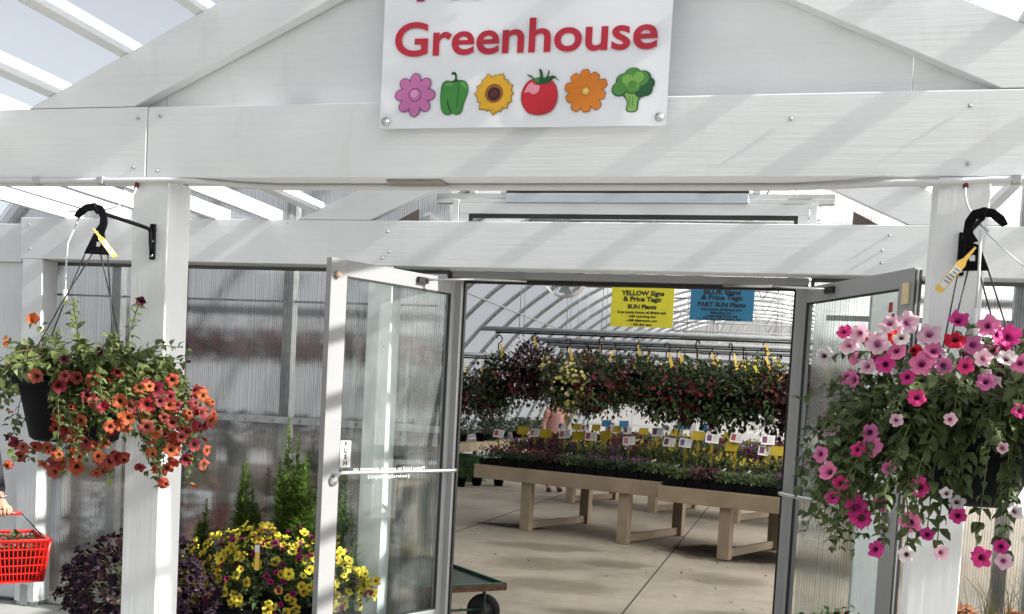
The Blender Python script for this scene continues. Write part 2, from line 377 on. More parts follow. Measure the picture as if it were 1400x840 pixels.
def side_flower_mesh(name, mat, r=.028, seed=0):   # half open trumpet
    rnd = random.Random(seed); mb = MB(); seg = 15; vs = []; rad = []
    for (rr, z, at) in [(.12, -.05, .3), (.22, -.03, .5), (.5, -.008, .8), (.8, .012, 1.0)]:
        for k in range(seg):
            a = 2 * PI * k / seg; q = r * rr * (1 + .12 * math.cos(a * 5) * rr)
            vs.append((q * math.cos(a), q * math.sin(a), z + .006 * math.sin(a * 5) * rr + .004 * rnd.uniform(-1, 1) * rr)); rad.append(at)
    fs = [(i * seg + k, i * seg + (k + 1) % seg, (i + 1) * seg + (k + 1) % seg, (i + 1) * seg + k) for i in range(3) for k in range(seg)]
    mb.add(vs, fs, 0, True); me = mb.mesh(name, mat); at = me.attributes.new('rad', 'FLOAT', 'POINT'); at.data.foreach_set('value', rad)
    return me
def fset(nm, mat, r, n=5, **k):
    return [flower_mesh('blossom', mat, r, seed=i + 5, **k) for i in range(n)] + [side_flower_mesh('blossom', mat, r, 9), side_flower_mesh('blossom', mat, r * .34, 4), flower_mesh('blossom', mat, r * .8, seed=3, bend_=1.5)]
def face_q(d, roll=0):
    return Vector(d).normalized().to_track_quat('Z', 'Y') @ Quaternion((0, 0, 1), roll)

# ================================================================== SETTING
def sheet(name, x0, x1, y0, y1, z, mat, label=None):
    o = MB().add([(x0, y0, z), (x1, y0, z), (x1, y1, z), (x0, y1, z)], [(0, 1, 2, 3)]).build(name, mat)
    return tag(o, label, kind='structure')
sheet('ground', -400, 400, -400, 400, -.06, M_asph, 'dark ground stretching out round the greenhouse')
sheet('lawn', -60, 60, -5, -2.2, -.03, M_lawn, 'strip of lawn in front of the porch')
sheet('gravel_road', -60, 60, -26, -5, -.03, M_gravel, 'pale tan gravel road beyond the lawn')
tag(MB().box(-14, 14, 6.302, 40, -.15, 0).build('concrete_floor', M_conc), 'tan concrete floor of the greenhouse', kind='structure')
tag(MB().box(-14, 14, -2.2, 6.298, -.15, 0).build('porch_paving', M_pave), 'pale concrete paving under the porch', kind='structure')
jb = MB()
for X in (-2.76, -.12, 2.55): jb.box(X - .008, X + .008, -2.2, 36, .001, .004)
for Y in (6.28, 18.4, 27): jb.box(-5.9, 5.9, Y - .006, Y + .006, .005, .007)
tag(jb.build('floor_joints', simple('joint_shadow', (.07, .06, .05), .9)), 'dark saw cut joints in the concrete floor', kind='structure')  # joint strips in one dark brown tone of their own
def blob(name, cx, cy, rx, ry, seed, z=.008):
    rnd = random.Random(seed); n = 40; ph = [rnd.uniform(0, 6.28) for _ in range(5)]
    vs = [(cx, cy, z)]
    for k in range(n):
        a = 2 * PI * k / n; r = 1 + sum(.12 / (i + 1) * math.sin((i + 2) * a + ph[i]) for i in range(5)) * 1.4
        vs.append((cx + rx * r * math.cos(a), cy + ry * r * math.sin(a), z))
    o = MB().add(vs, [(0, k + 1, (k + 1) % n + 1) for k in range(n)]).build(name, M_wet); tag(o, kind='structure'); return o
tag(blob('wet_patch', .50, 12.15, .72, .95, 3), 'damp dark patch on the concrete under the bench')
for i_, (x_, y_, rx_, ry_) in enumerate(((-.9, 9.0, .8, .45), (.9, 8.3, .6, .4), (-1.6, 11.4, .8, .4), (-.6, 10.6, .5, .35), (.3, 7.2, .7, .3), (-.3, 7.9, .5, .25), (-1.3, 10.2, .7, .5), (.6, 10.2, .6, .4))):
    o_ = blob('floor_stain', x_, y_, rx_, ry_, 20 + i_, .005); o_.data.materials[0] = M_stain; tag(o_, 'faint dried stain on the tan greenhouse floor')
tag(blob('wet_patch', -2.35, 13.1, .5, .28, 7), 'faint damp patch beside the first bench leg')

def litter():
    rr = random.Random(15); m = MB()
    for k in range(70):
        p = Vector((rr.uniform(-2.6, 2.2), rr.uniform(6.6, 14), .006)); m.leaf(p, Vector((rr.uniform(-1, 1), rr.uniform(-1, 1), .12)), Vector((0, 0, 1)), rr.uniform(.015, .05), rr.uniform(.008, .03), -.3)
    for k in range(30):
        p = Vector((rr.uniform(-3.6, 2.2), rr.uniform(3.4, 6.0), .006)); m.leaf(p, Vector((rr.uniform(-1, 1), rr.uniform(-1, 1), .12)), Vector((0, 0, 1)), rr.uniform(.015, .045), rr.uniform(.008, .025), -.3)
    tag(m.build('fallen_leaves', leafmat('dry_leaf', (.05, .035, .02), (.13, .08, .04))), 'scattered dry leaf bits on the concrete floor', kind='stuff')
litter()
# ================================================================== PORCH
YF, YR = 3.69, 6.15
BZ0, BZ1 = 2.417, 2.697
porch = empty('timber_porch', (0, 5, 0), 'white painted timber porch with gabled front and open slatted roof before the greenhouse doors', 'porch')
SL = .458
def post(x0, x1, y0, y1):
    o = MB().box(x0, x1, y0, y1, .03, BZ0 - .002).build('post', MW_z, porch, .004)
    b = MB().box(x0 + .01, x1 - .01, y0 + .01, y1 - .01, 0, .03)
    b.box((x0 + x1) / 2 - .03, (x0 + x1) / 2 + .03, y0 - .006, y0, .01, .15); b.build('post_base', M_steel, o)
    return o
for Y in (YF, YR, 1.23, -1.23):
    for X in (-1.505, 1.51): post(X - .08, X + .08, Y, Y + .16)
    for X in (-4.07, 4.07): post(X - .08, X + .08, Y, Y + .16)
for i, Y in enumerate((YF, YR, 1.23, -1.23)):
    xe = 4.17
    if i == 0:
        MB().box(-xe, -1.5335, Y, Y + .16, BZ0, BZ1).build('beam', MW_x, porch, .004)
        MB().box(-1.5305, xe, Y + .002, Y + .16, BZ0 + .001, BZ1 - .001).build('beam', MW_x, porch, .004)
    else:
        MB().box(-xe, xe, Y, Y + .16, BZ0, BZ1).build('beam', MW_x, porch, .004)
    yo = .003
    for sgn, mm in ((-1, MW_l), (1, MW_r)):
        a, b = 2.091, 1.598
        pts = [(sgn * a, BZ1 + .003), (sgn * b, BZ1 + .003), (sgn * .001, BZ1 + b * SL), (sgn * .001, BZ1 + a * SL)]
        MB().prism(pts, Y + yo, Y + yo + .055, 'y').build('rafter', mm, porch, .003)
    if i == 0:
        for (xa, xb) in ((-1.594, -1.49), (-1.487, 1.33), (1.333, 1.594)):
            za = lambda x: BZ1 + .002 + (1.598 - abs(x)) * SL
            pts = [(xa, BZ1 + .002), (xb, BZ1 + .002)]
            if xa < 0 < xb: pts += [(xb, za(xb) + .03), (0, za(0) + .03), (xa, za(xa) + .03)]
            else: pts += [(xb, za(xb) + .03), (xa, za(xa) + .03)]
            MB().prism(pts, Y + .066, Y + .084, 'y').build('gable_panel', M_gable, porch)
        # filler block under the beam
        MB().box(-.52, -.30, Y + .03, Y + .13, BZ0 - .006, BZ0 - .0005).build('beam_filler', simple('grey_filler', (.30, .28, .25), .8), porch)
# bolt heads on the beams
def bolt(x, z, Y, r=.0065):
    MB().lathe([(r, 0), (r, -.004), (r * .6, -.008), (.0005, -.009)], (x, Y, z), 10, M=Matrix.Rotation(PI / 2, 4, 'X') @ Matrix.Scale(-1, 4, (0, 0, 1))).build('bolt', M_steel, porch)
for (x, y) in ((189, 162), (219, 159), (183, 229), (215, 234), (1326, 145), (1323, 224), (1081, 163)):
    p = atY(x, y, YF); bolt(p.x, p.z, YF)
for (x, y) in ((40, 307), (41, 340), (530, 317), (533, 345), (523, 353), (1216, 322), (1206, 343), (1205, 360)):
    p = atY(x, y, YR); bolt(p.x, p.z, YR, .008)
# slats running back from the front of the porch to the greenhouse
Y0s, Y1s = -1.5, 6.33
ang = math.atan(SL)
for sgn in (-1, 1):
    for k in range(7):
        if k == 0 and sgn > 0: continue
        X = .33 * k
        zr = BZ1 + (2.091 - X) * SL + .004
        if k == 0:
            MB().box(-.02, .02, Y0s, Y1s, zr - .0, zr + .09).build('slat', MW_y, porch, .003); continue
        Mx = Matrix.Translation((sgn * X, 0, zr)) @ Matrix.Rotation(sgn * ang, 4, 'Y')
        MB().box(-.02, .02, Y0s, Y1s, 0, .09, M=Mx).build('slat', MW_y, porch, .003)
    for X in (2.31, 2.69, 3.07, 3.45, 3.83):
        MB().box(sgn * X - .02, sgn * X + .02, Y0s, Y1s, BZ1 + .001, BZ1 + .09).build('slat', MW_y, porch, .003)
# a side beam piece at the far left, running along the greenhouse wall
MB().box(-6.2, -4.19, YR + .04, YR + .15, 2.40, 2.66).build('side_beam', MW_x, porch, .004)

# ================================================================== GREENHOUSE
gh = empty('greenhouse', (0, 20, 0), 'long hooped greenhouse with translucent cover and ribbed clear end wall behind the porch', 'greenhouse')
GR, GC = 5.89, -1.07
def hz(x): return GC + math.sqrt(max(0, GR * GR - x * x))
A0 = math.asin(1.07 / GR)
def arc(R, n=40, a0=A0):
    return [(R * math.cos(a0 + (PI - 2 * a0) * k / n), GC + R * math.sin(a0 + (PI - 2 * a0) * k / n)) for k in range(n + 1)]
YE0, YE1 = 6.42, 36.0
hy = [YE0 + .06] + [7.2 + 1.2 * k for k in range(24)]
for Y in hy:
    MB().tube([(x, Y, z) for x, z in arc(GR)], .037, 6).build('hoop', M_steel, gh)
for k, Y in enumerate(hy[2::2]):
    zc = 3.55; t = MB()
    t.tube([(-1.7, Y + .03, zc), (1.7, Y + .03, zc)], .016, 5)
    for s_ in (-1, 1):
        t.tube([(s_ * .55, Y + .03, zc), (s_ * .02, Y + .03, hz(0) - .02)], .012, 4)
        t.tube([(s_ * .55, Y + .03, zc), (s_ * 1.15, Y + .03, hz(1.15) - .02)], .012, 4)
        t.tube([(s_ * 1.7, Y + .03, zc), (s_ * 1.15, Y + .03, hz(1.15) - .02)], .012, 4)
        t.tube([(s_ * 1.7, Y + .03, zc), (s_ * 2.3, Y + .03, hz(2.3) - .02)], .012, 4)
    t.build('roof_truss', M_steel, gh)
p_ = MB()
for x in (-3.9, -2.0, 0, 2.0, 3.9): p_.tube([(x, YE0, hz(x) - .05), (x, YE1, hz(x) - .05)], .016, 5)
for x in (-5.55, 5.55): p_.box(x - .03, x + .03, YE0, YE1, .80, .98)
p_.build('purlin', M_steel, gh)
a_ = arc(GR + .035); n_ = len(a_)
fm = MB().add([(x, Y, z) for Y in (YE0 - .02, YE1) for x, z in a_], [(i, i + 1, n_ + i + 1, n_ + i) for i in range(n_ - 1)], 0, True)
fm.build('cover', M_film, gh)
# far end wall
fe = MB().add([(x, YE1 + .01, z) for x, z in a_], [tuple(range(n_))]); fe.build('far_end_wall', M_film, gh)
fr_ = MB()
for x in (-4, -2.6, -1.2, 1.2, 2.6, 4): fr_.box(x - .04, x + .04, YE1 - .06, YE1, 0, hz(x) - .05)
fr_.box(-5.7, 5.7, YE1 - .05, YE1 - .01, 1.0, 1.1); fr_.box(-4.4, 4.4, YE1 - .05, YE1 - .01, 2.3, 2.4); fr_.build('far_end_frame', M_alu, gh)
# front end wall: polycarbonate sheets with aluminium members
YP = 6.33
def panel(x0, x1, z0, z1=None):
    n = 8
    if z1 is None:
        pts = [(x0, z0), (x1, z0)] + [(x1 + (x0 - x1) * k / n, max(z0 + .01, hz(x1 + (x0 - x1) * k / n))) for k in range(n + 1)]
    else: pts = [(x0, z0), (x1, z0), (x1, z1), (x0, z1)]
    return MB().prism(pts, YP, YP + .008, 'y').build('wall_panel', M_poly, gh)
edges = [-5.6, -4.27, -3.0, -1.90, -1.12]
for a, b in zip(edges[:-1], edges[1:]): panel(a + .012, b - .012, .05, min(2.415, hz(a) - .02) if a < -5 else 2.415)
for a, b in ((1.12, 1.90), (1.90, 3.0), (3.0, 4.27), (4.27, 5.6)): panel(a + .012, b - .012, .05, 2.415)
for a, b in ((-4.6, -3.4), (-3.4, -2.25), (-2.25, -1.12)): panel(a + .01, b - .01, 2.46)
for a, b in ((1.12, 2.25), (2.25, 3.4), (3.4, 4.6)): panel(a + .01, b - .01, 2.46)
for a, b in ((-1.1, -.76), (.74, 1.1)): panel(a + .01, b - .01, 2.96)
w = MB()
def bar(x0, x1, z0, z1, y0=YP - .022, y1=YP + .05): w.box(x0, x1, y0, y1, z0, z1)
for X in (-3.0, 3.0, -4.27, 4.27): bar(X - .014, X + .014, .05, 2.415, YP - .010, YP + .012)
bar(-5.7, -1.10, 2.418, 2.457); bar(1.10, 5.7, 2.418, 2.457)
w.build('wall_trim', M_alu, gh)
w = MB()
bar(-5.7, -1.10, 2.395, 2.4165, YP - .016, YP - .002); bar(1.10, 5.7, 2.395, 2.4165, YP - .016, YP - .002)
for X in (-2.975, ): bar(X - .012, X + .012, .05, 2.394, YP - .018, YP - .0105)
w.build('wall_gasket', simple('grey_seal', (.10, .10, .095), .6), gh)
w = MB(); bar(-5.7, -1.08, 1.385, 1.43, YP - .017, YP - .001); bar(1.08, 5.7, 1.385, 1.43, YP - .017, YP - .001)
for k in range(13):
    for s_ in (-1, 1):
        w.lathe([(.011, 0), (.011, .004), (.006, .009), (.0004, .010)], (s_ * (1.3 + k * .2), YP - .017, 1.408), 8, M=Matrix.Rotation(PI / 2, 4, 'X'))
w.build('mid_rail', M_steel, gh)
w = MB(); bar(-5.7, -1.06, 0, .05, YP - .03, YP + .06); bar(1.06, 5.7, 0, .05, YP - .03, YP + .06); w.build('base_sill', M_alu, gh)
w = MB()
for X in (-2.24, -3.55, 2.24, 3.55): w.box(X - .035, X + .035, YP + .03, YP + .10, .05, hz(X) - .05)
for z in (2.2,):
    w.box(-5.3, -1.2, YP + .06, YP + .09, z - .006, z + .006); w.box(1.2, 5.3, YP + .06, YP + .09, z - .015, z + .015)
w.build('wall_stud', M_steel, gh)
# corner board at far left
MB().box(-4.62, -4.19, YR + .09, YR + .13, .03, 2.398).build('corner_board', MW_z, gh, .003)
# door frame
w = MB()
for s_ in (-1, 1):
    w.box(*sorted((s_ * 1.02, s_ * 1.085)), YP - .03, YP + .09, .0, 2.37)
w.box(-1.085, 1.085, YP - .03, YP + .09, 2.372, 2.415)
w.build('door_frame', M_door, gh, .003)
w = MB(); w.box(-1.018, 1.018, YP + .02, YP + .07, 2.348, 2.3715)
for s_ in (-1, 1): w.box(*sorted((s_ * 1.008, s_ * 1.0195)), YP + .02, YP + .06, .0, 2.347)
w.build('door_gasket', M_gasket, gh)
# dark strip beside each jamb, the inside shadow put into its colour
w = MB()
for s_ in (-1, 1): w.box(*sorted((s_ * 1.10, s_ * 1.118)), YP - .02, YP + .10, .05, 2.41)
w.build('jamb_reveal', simple('weathered_brown', (.09, .075, .065), .8), gh)
for s_ in (-1, 1):
    MB().prism([(s_ * 1.46, 2.70), (s_ * 1.30, 2.70), (s_ * 1.30, 2.785)], YR + .075, YR + .085, 'y').build('gable_gusset', simple('weathered_brown_ply', (.16, .13, .115), .8) if 'weathered_brown_ply' not in bpy.data.materials else bpy.data.materials['weathered_brown_ply'], porch)  # brown triangles with the shade of the dark interior put into their colour
# framing above the beam: transom, track, upper window
w = MB()
w.box(-1.06, 1.06, YP - .02, YP + .04, 2.775, 2.84)
w.box(-1.22, -.762, YP - .018, YP + .04, 2.842, 2.868); w.box(-1.22, -.762, YP - .012, YP + .04, 2.870, 2.9)
w.box(.715, 1.2, YP - .018, YP + .04, 2.842, 2.868); w.box(.715, 1.2, YP - .012, YP + .04, 2.870, 2.9)
for x0, x1 in ((-1.105, -1.065), (1.065, 1.105)): w.box(x0, x1, YP - .024, YP + .04, 2.46, 2.86 if x0 < 0 else 2.841); 
w.box(-1.0, -.96, YP - .02, YP + .03, 2.902, 3.6); w.box(-.80, -.762, YP - .02, YP + .03, 2.902, 3.6); w.box(.735, .78, YP - .02, YP + .03, 2.902, 3.6)
w.box(-1.06, -1.00, YP - .018, YP + .03, 2.46, 2.774); w.box(1.00, 1.06, YP - .018, YP + .03, 2.46, 2.774)
w.build('transom_frame', M_alu, gh, .002)
MB().box(-.758, .712, YP - .05, YP + .03, 2.842, 2.895).build('track_box', simple('pale_blue_metal', (.55, .60, .64), .4, .3, .5, .05), gh, .003)
w = MB(); w.box(-1.0, 1.0, YP - .01, YP + .02, 2.752, 2.7745); w.box(-1.0, -.978, YP - .01, YP + .02, 2.46, 2.751); w.box(.978, 1.0, YP - .01, YP + .02, 2.46, 2.751)
w.box(-.758, .712, YP - .02, YP + .02, 2.897, 2.925); w.box(-.758, -.735, YP - .02, YP + .02, 2.926, 3.6); w.box(.69, .712, YP - .02, YP + .02, 2.926, 3.6); w.box(-.758, .712, YP - .02, YP + .02, 3.6, 3.64)
w.build('window_gasket', simple('dark_window_frame', (.035, .033, .032), .5), gh)
MB().box(-.977, .977, YP, YP + .006, 2.46, 2.751).build('transom_glass', M_glass, gh)
MB().box(-.734, .689, YP, YP + .006, 2.926, 3.6).build('upper_window', M_glass, gh)

# text helper -------------------------------------------------------
def text_mesh(txt, size, bold=.0, ext=.0006, align='CENTER', spacing=1.0):
    c = bpy.data.curves.new('lettering', 'FONT'); c.body = txt; c.size = size; c.extrude = ext; c.align_x = align; c.offset = bold; c.space_character = spacing; c.resolution_u = 5
    o = bpy.data.objects.new('lettering', c); COL.objects.link(o)
    dg = bpy.context.evaluated_depsgraph_get(); dg.update()
    me = bpy.data.meshes.new_from_object(o.evaluated_get(dg)); bpy.data.objects.remove(o); bpy.data.curves.remove(c)
    return me
def put_text(txt, size, mat, parent, M, name='lettering', bold=0., width=None, height=None, align='CENTER', spacing=1.0, ext=.0006):
    """M: world matrix; the text lies in its local XY plane, facing local +Z."""
    me = text_mesh(txt, size, bold, ext, align, spacing)
    co = np.zeros(len(me.vertices) * 3); me.vertices.foreach_get('co', co); co = co.reshape(-1, 3)
    if width:
        co[:, 0] *= width / (co[:, 0].max() - co[:, 0].min())
        if align == 'CENTER': co[:, 0] -= (co[:, 0].max() + co[:, 0].min()) / 2
        else: co[:, 0] -= co[:, 0].min()
    if height: co[:, 1] *= height / (co[:, 1].max() - min(0, co[:, 1].min()))
    h = np.c_[co, np.ones(len(co))] @ np.array(M).T
    h = h[:, :3] - np.array(WL[parent.name])
    me.vertices.foreach_set('co', h.reshape(-1)); me.materials.clear(); me.materials.append(mat); me.update()
    o = bpy.data.objects.new(name, me); COL.objects.link(o); o.parent = parent; WL[o.name] = WL[parent.name].copy()
    return o
def frame(p, xdir, zdir=Vector((0, 0, 1))):
    """matrix at p with local x = xdir, y = zdir (up), z = facing"""
    x = Vector(xdir).normalized(); y = Vector(zdir).normalized(); z = x.cross(y)
    return Matrix(((x.x, y.x, z.x, p[0]), (x.y, y.y, z.y, p[1]), (x.z, y.z, z.z, p[2]), (0, 0, 0, 1)))

# doors --------------------------------------------------------------
def make_door(hx, dvec, wdt, swap):
    """local x from hinge to free edge, local y = away from the camera side, z up"""
    d = Vector((dvec[0], dvec[1], 0)).normalized()
    nrm = Vector((d.y, -d.x, 0))               # candidate face normal
    if nrm.dot(CAM - Vector((hx, 6.38, 1.6))) < 0: nrm = -nrm
    yb = -nrm
    M = Matrix(((d.x, yb.x, 0, hx), (d.y, yb.y, 0, 6.37), (0, 0, 1, 0), (0, 0, 0, 1)))
    ST = .118; T = .045
    m = MB()
    m.box(0, ST, 0, T, .012, 2.36, M=M); m.box(wdt - ST, wdt, 0, T, .012, 2.36, M=M)
    m.box(ST, wdt - ST, .001, T - .001, 2.268, 2.359, M=M); m.box(ST, wdt - ST, .001, T - .001, .013, .26, M=M)
    door = m.build('door', M_door, gh, .0025)
    door['label'] = 'glazed aluminium door leaf swung open to the left' if hx < 0 else 'glazed aluminium door leaf swung open to the right'
    g = MB().box(ST - .004, wdt - ST + .004, .018, .025, .256, 2.272, M=M); g.build('glass', M_glass, door)
    k = MB()
    k.box(ST, ST + .010, .004, .017, .26, 2.268, M=M); k.box(wdt - ST - .006, wdt - ST, .004, .017, .26, 2.268, M=M)
    k.box(ST + .01, wdt - ST - .006, .004, .017, 2.258, 2.268, M=M); k.box(ST + .01, wdt - ST - .006, .004, .017, .26, .27, M=M)
    if hx > 0: k.box(wdt + .0005, wdt + .005, .006, .016, .02, 2.35, M=M); k.box(wdt + .0005, wdt + .005, .032, .042, .02, 2.35, M=M)
    k.build('gasket', M_gasket, door)
    z = 1.156
    b = MB(); b.tube([M @ Vector(p) for p in ((wdt - .075, 0, z - .02), (wdt - .075, -.05, z - .01), (wdt - .09, -.062, z), (.10, -.062, z), (.055, -.05, z - .0), (.04, 0, z))], .0115, 8)
    b.tube([M @ Vector((wdt - .075, .0, z - .05)), M @ Vector((wdt - .075, -.012, z - .05))], .028, 12)
    b.build('push_bar', M_chrome, door)
    c = MB(); c.box(.34, .42, -.022, -.0005, 2.30, 2.335, M=M); c.build('closer_bracket', M_dkmetal, door)
    e = M @ Vector((.36, -.03, 2.322)); q = Vector((hx + (.42 if hx < 0 else -.42), 6.30, 2.36)); mid = (e + q) / 2 + Vector((0, -.05, 0))
    c = MB(); c.tube([e, mid], .007, 6); c.tube([mid, q], .008, 6); c.build('closer_arm', M_chrome, door)
    return door, M
doorL, ML = make_door(-1.02, (-.443, -.896), 1.08, False)
doorR, MR = make_door(1.02, (.481, -.877), 1.12, True)
# PUSH plate on the left door
fp = ML @ Matrix(((-1, 0, 0, 0), (0, 0, -1, 0), (0, 1, 0, 0), (0, 0, 0, 1)))    # local x mirrored so that text reads from the camera side
def door_frame_mat(Mx, x, y, z, flip):
    X = (Mx.to_3x3() @ Vector((1, 0, 0))) * (-1 if flip else 1)
    return frame(Mx @ Vector((x, y, z)), X)
ps = MB().box(.885, .962, -.004, -.0005, 1.182, 1.335, M=ML).build('push_sign', M_wcard, doorL)
M_l = None
for i, ch in enumerate('PUSH'):
    put_text(ch, .040, M_ink, doorL, door_frame_mat(ML, .9235, -.0045, 1.301 - i * .036, True), 'push_lettering', .0014)
tw = flat('white_decal', (.78, .78, .77))
put_text('Please hold to prevent slamming on', .030, tw, doorL, frame(ML @ Vector((.545, .0255, 1.158)), -(ML.to_3x3() @ Vector((-1, 0, 0)))), 'window_lettering', .0002, width=.58)
put_text('(windy days)', .030, tw, doorL, frame(ML @ Vector((.55, .0255, 1.112)), -(ML.to_3x3() @ Vector((-1, 0, 0)))), 'window_lettering', .0002, width=.34)
MB().box(1.045, 1.095, -.012, -.0005, 2.185, 2.29, M=MR).build('latch_block', simple('yellowed_plastic', (.62, .52, .30), .5), doorR, .002)
MB().box(.935, .965, -.0035, -.0005, 2.155, 2.205, M=MR).box(.94, .962, .0135, .0165, 2.11, 2.15, M=MR).build('sticker', simple('red_sticker', (.32, .03, .03), .4), doorR)
MB().tube([ML @ Vector((1.04, -.001, 2.27)), ML @ Vector((1.04, -.02, 2.268))], .018, 10).build('latch_knob', simple('worn_brass', (.45, .32, .2), .5), doorL)

# ================================================================== BANNER
ban = empty('greenhouse_banner', (0, 3.67, 2.59), 'white vinyl banner with red Greenhouse lettering and six flower and vegetable pictures', 'sign')
BYF = 3.655
def bq(u, v, y):  # banner sheet point, gentle sag
    return Vector((u, y, v))
bv = MB(); nu, nv = 72, 48; bt = 3.42
vs = []; 
for j in range(nv + 1):
    for i in range(nu + 1):
        u = -.528 + 1.056 * i / nu; v = 2.588 - .004 * (i / nu) + (bt - 2.588) * j / nv
        vs.append((u, BYF + .0045 * math.sin(i * .18 + j * .07) * (1 - j / nv) ** 2 * .6, v))
fs = [(j * (nu + 1) + i, j * (nu + 1) + i + 1, (j + 1) * (nu + 1) + i + 1, (j + 1) * (nu + 1) + i) for j in range(nv) for i in range(nu)]
bv.add(vs, fs, 0, False); bo = bv.build('banner_sheet', M_banner, ban)
so = bo.modifiers.new('thick', 'SOLIDIFY'); so.thickness = .0016; so.offset = 1
FRONT = BYF - .0065
def FM(x, z, y=FRONT): return frame((x, y, z), (1, 0, 0))
R_ink = flat('red_lettering', (.46, .022, .045), .4); R_halo = flat('pink_outline', (.80, .50, .56), .4)
for (bd, mt, dy, nm) in ((.0030, R_ink, -.0004, 'red_lettering'),):
    mm = put_text('Greenhouse', .168, mt, ban, FM(.002, 2.848, FRONT + dy), nm, bd, width=.958 + bd * 2)
tx = put_text('Ac', .215, flat('plum_lettering', (.30, .02, .08), .4), ban, FM(-.275, 3.042, FRONT - .0004), 'red_lettering', .0022, width=.258)
w = MB()
for (x, z) in ((-.503, 2.612), (.505, 2.612), (-.503, 3.39), (.505, 3.39)):
    w.lathe([(.0155, 0), (.0155, .002), (.008, .004), (.0075, .008), (.004, .010), (.0004, .0105)], (x, BYF - .0075, z), 14, M=Matrix.Rotation(PI / 2, 4, 'X'))
w.build('grommet', M_chrome, ban)

class Pic:
    def __init__(s, cx, cz): s.c = (cx, cz); s.mb = MB(); s.mats = []; s.layer = 0
    def mi(s, mat):
        if mat not in s.mats: s.mats.append(mat)
        return s.mats.index(mat)
    def poly(s, pts, mat, up=True):
        if up: s.layer += 1
        s.q = getattr(s, 'q', 0) + 1; y = FRONT + .0005 - .00007 * s.q
        P = [(s.c[0] + p[0], s.c[1] + p[1]) for p in pts]
        ar = sum(P[i][0] * P[(i + 1) % len(P)][1] - P[(i + 1) % len(P)][0] * P[i][1] for i in range(len(P)))
        if ar < 0: P = P[::-1]
        s.mb.add([(x, y, z) for x, z in P], [tuple(range(len(P)))], s.mi(mat))
    def ell(s, x, z, a, b, rot, mat, up=True, n=22, tip=0):
        pts = []
        for k in range(n):
            t = 2 * PI * k / n; u = a * math.cos(t); v = b * math.sin(t) * (1 - tip * math.cos(t))
            pts.append((x + u * math.cos(rot) - v * math.sin(rot), z + u * math.sin(rot) + v * math.cos(rot)))
        s.poly(pts, mat, up)
    def done(s, name): return s.mb.build(name, s.mats, ban)
def smoothpoly(pts, n=5):
    out = []; N = len(pts)
    for i in range(N):
        p0, p1, p2, p3 = [pts[(i + k - 1) % N] for k in range(4)]
        for k in range(n):
            t = k / n
            out.append(tuple(.5 * ((2 * p1[a]) + (-p0[a] + p2[a]) * t + (2 * p0[a] - 5 * p1[a] + 4 * p2[a] - p3[a]) * t * t + (-p0[a] + 3 * p1[a] - 3 * p2[a] + p3[a]) * t ** 3) for a in (0, 1)))
    return out
c_pk, c_pko, c_pkl = flat('pic_pink', (.52, .16, .38)), flat('pic_plum', (.16, .03, .14)), flat('pic_pink_light', (.66, .30, .52))
P = Pic(-.393, 2.706)
for k in range(8):
    a = PI / 2 + k * PI / 4; 
    P.ell(.048 * math.cos(a), .048 * math.sin(a), .031, .0215, a, c_pko, k == 0, tip=-.12)
P.layer += 0
for k in range(8):
    a = PI / 2 + k * PI / 4; P.ell(.048 * math.cos(a), .048 * math.sin(a), .0283, .0187, a, c_pk, k == 0, tip=-.12)
for k in range(8):
    a = PI / 2 + k * PI / 4; P.ell(.033 * math.cos(a), .033 * math.sin(a), .013, .003, a, flat('pic_pink_vein', (.34, .06, .25)) if k == 0 and not hasattr(P, 'vv') else P.vv, k == 0) if False else None
P.ell(0, 0, .024, .024, 0, c_pko); P.ell(0, 0, .0215, .0215, 0, c_pk); P.ell(-.003, .004, .014, .014, 0, c_pkl)
P.done('pink_flower_picture')
g1, g2, g3 = flat('pic_green', (.05, .24, .045)), flat('pic_green_dark', (.015, .075, .02)), flat('pic_green_light', (.12, .36, .09))
P = Pic(-.242, 2.703)
bod = [(-.045, .040), (-.030, .050), (-.012, .047), (.004, .048), (.022, .051), (.040, .044), (.050, .025), (.048, 0), (.038, -.028), (.030, -.060), (.012, -.069), (-.004, -.064), (-.022, -.069), (-.042, -.056), (-.050, -.02), (-.050, .015)]
P.poly(smoothpoly([(x * 1.05, z * 1.04) for x, z in bod]), g2); P.poly(smoothpoly(bod), g1)
P.poly(smoothpoly([(-.036, .040), (-.02, .044), (-.005, .040), (-.012, .034), (-.03, .032)]), g3)
P.poly(smoothpoly([(.022, .045), (.038, .04), (.044, .02), (.036, .028), (.026, .036)]), g3, False)
P.poly(smoothpoly([(-.022, -.01), (-.020, -.03), (-.008, -.062), (-.012, -.064), (-.026, -.032)]), g2)
P.poly(smoothpoly([(.014, .03), (.017, .03), (.014, -.03), (.010, -.045), (.012, -.02)]), g2, False)
P.poly(smoothpoly([(-.018, .046), (-.002, .054), (.0, .066), (-.006, .073), (-.014, .072), (-.012, .080), (-.002, .082), (.006, .072), (.008, .056), (.018, .048), (0, .045)]), g2)
P.done('green_pepper_picture')
y1, y2, y3, y4 = flat('pic_gold', (.72, .40, .03)), flat('pic_gold_edge', (.30, .17, .02)), flat('pic_brown', (.28, .10, .02)), flat('pic_dark_brown', (.05, .012, .015))
P = Pic(-.091, 2.704)
for rad, wd, mt in ((.074, .0165, y2), (.071, .0135, y1)):
    for ring, off in ((0, 0), (1, .18)):
        for k in range(16):
            a = k * 2 * PI / 16 + off; rr = rad * (1 - .1 * ring) * (1 + .07 * math.sin(k * 2.7))
            pts = [(.02, -wd * .6), (rr * .62, -wd), (rr * .88, -wd * .55), (rr, 0), (rr * .88, wd * .55), (rr * .62, wd), (.02, wd * .6)]
            P.poly([(x * math.cos(a) - z * math.sin(a), x * math.sin(a) + z * math.cos(a)) for x, z in pts], mt, k == 0)
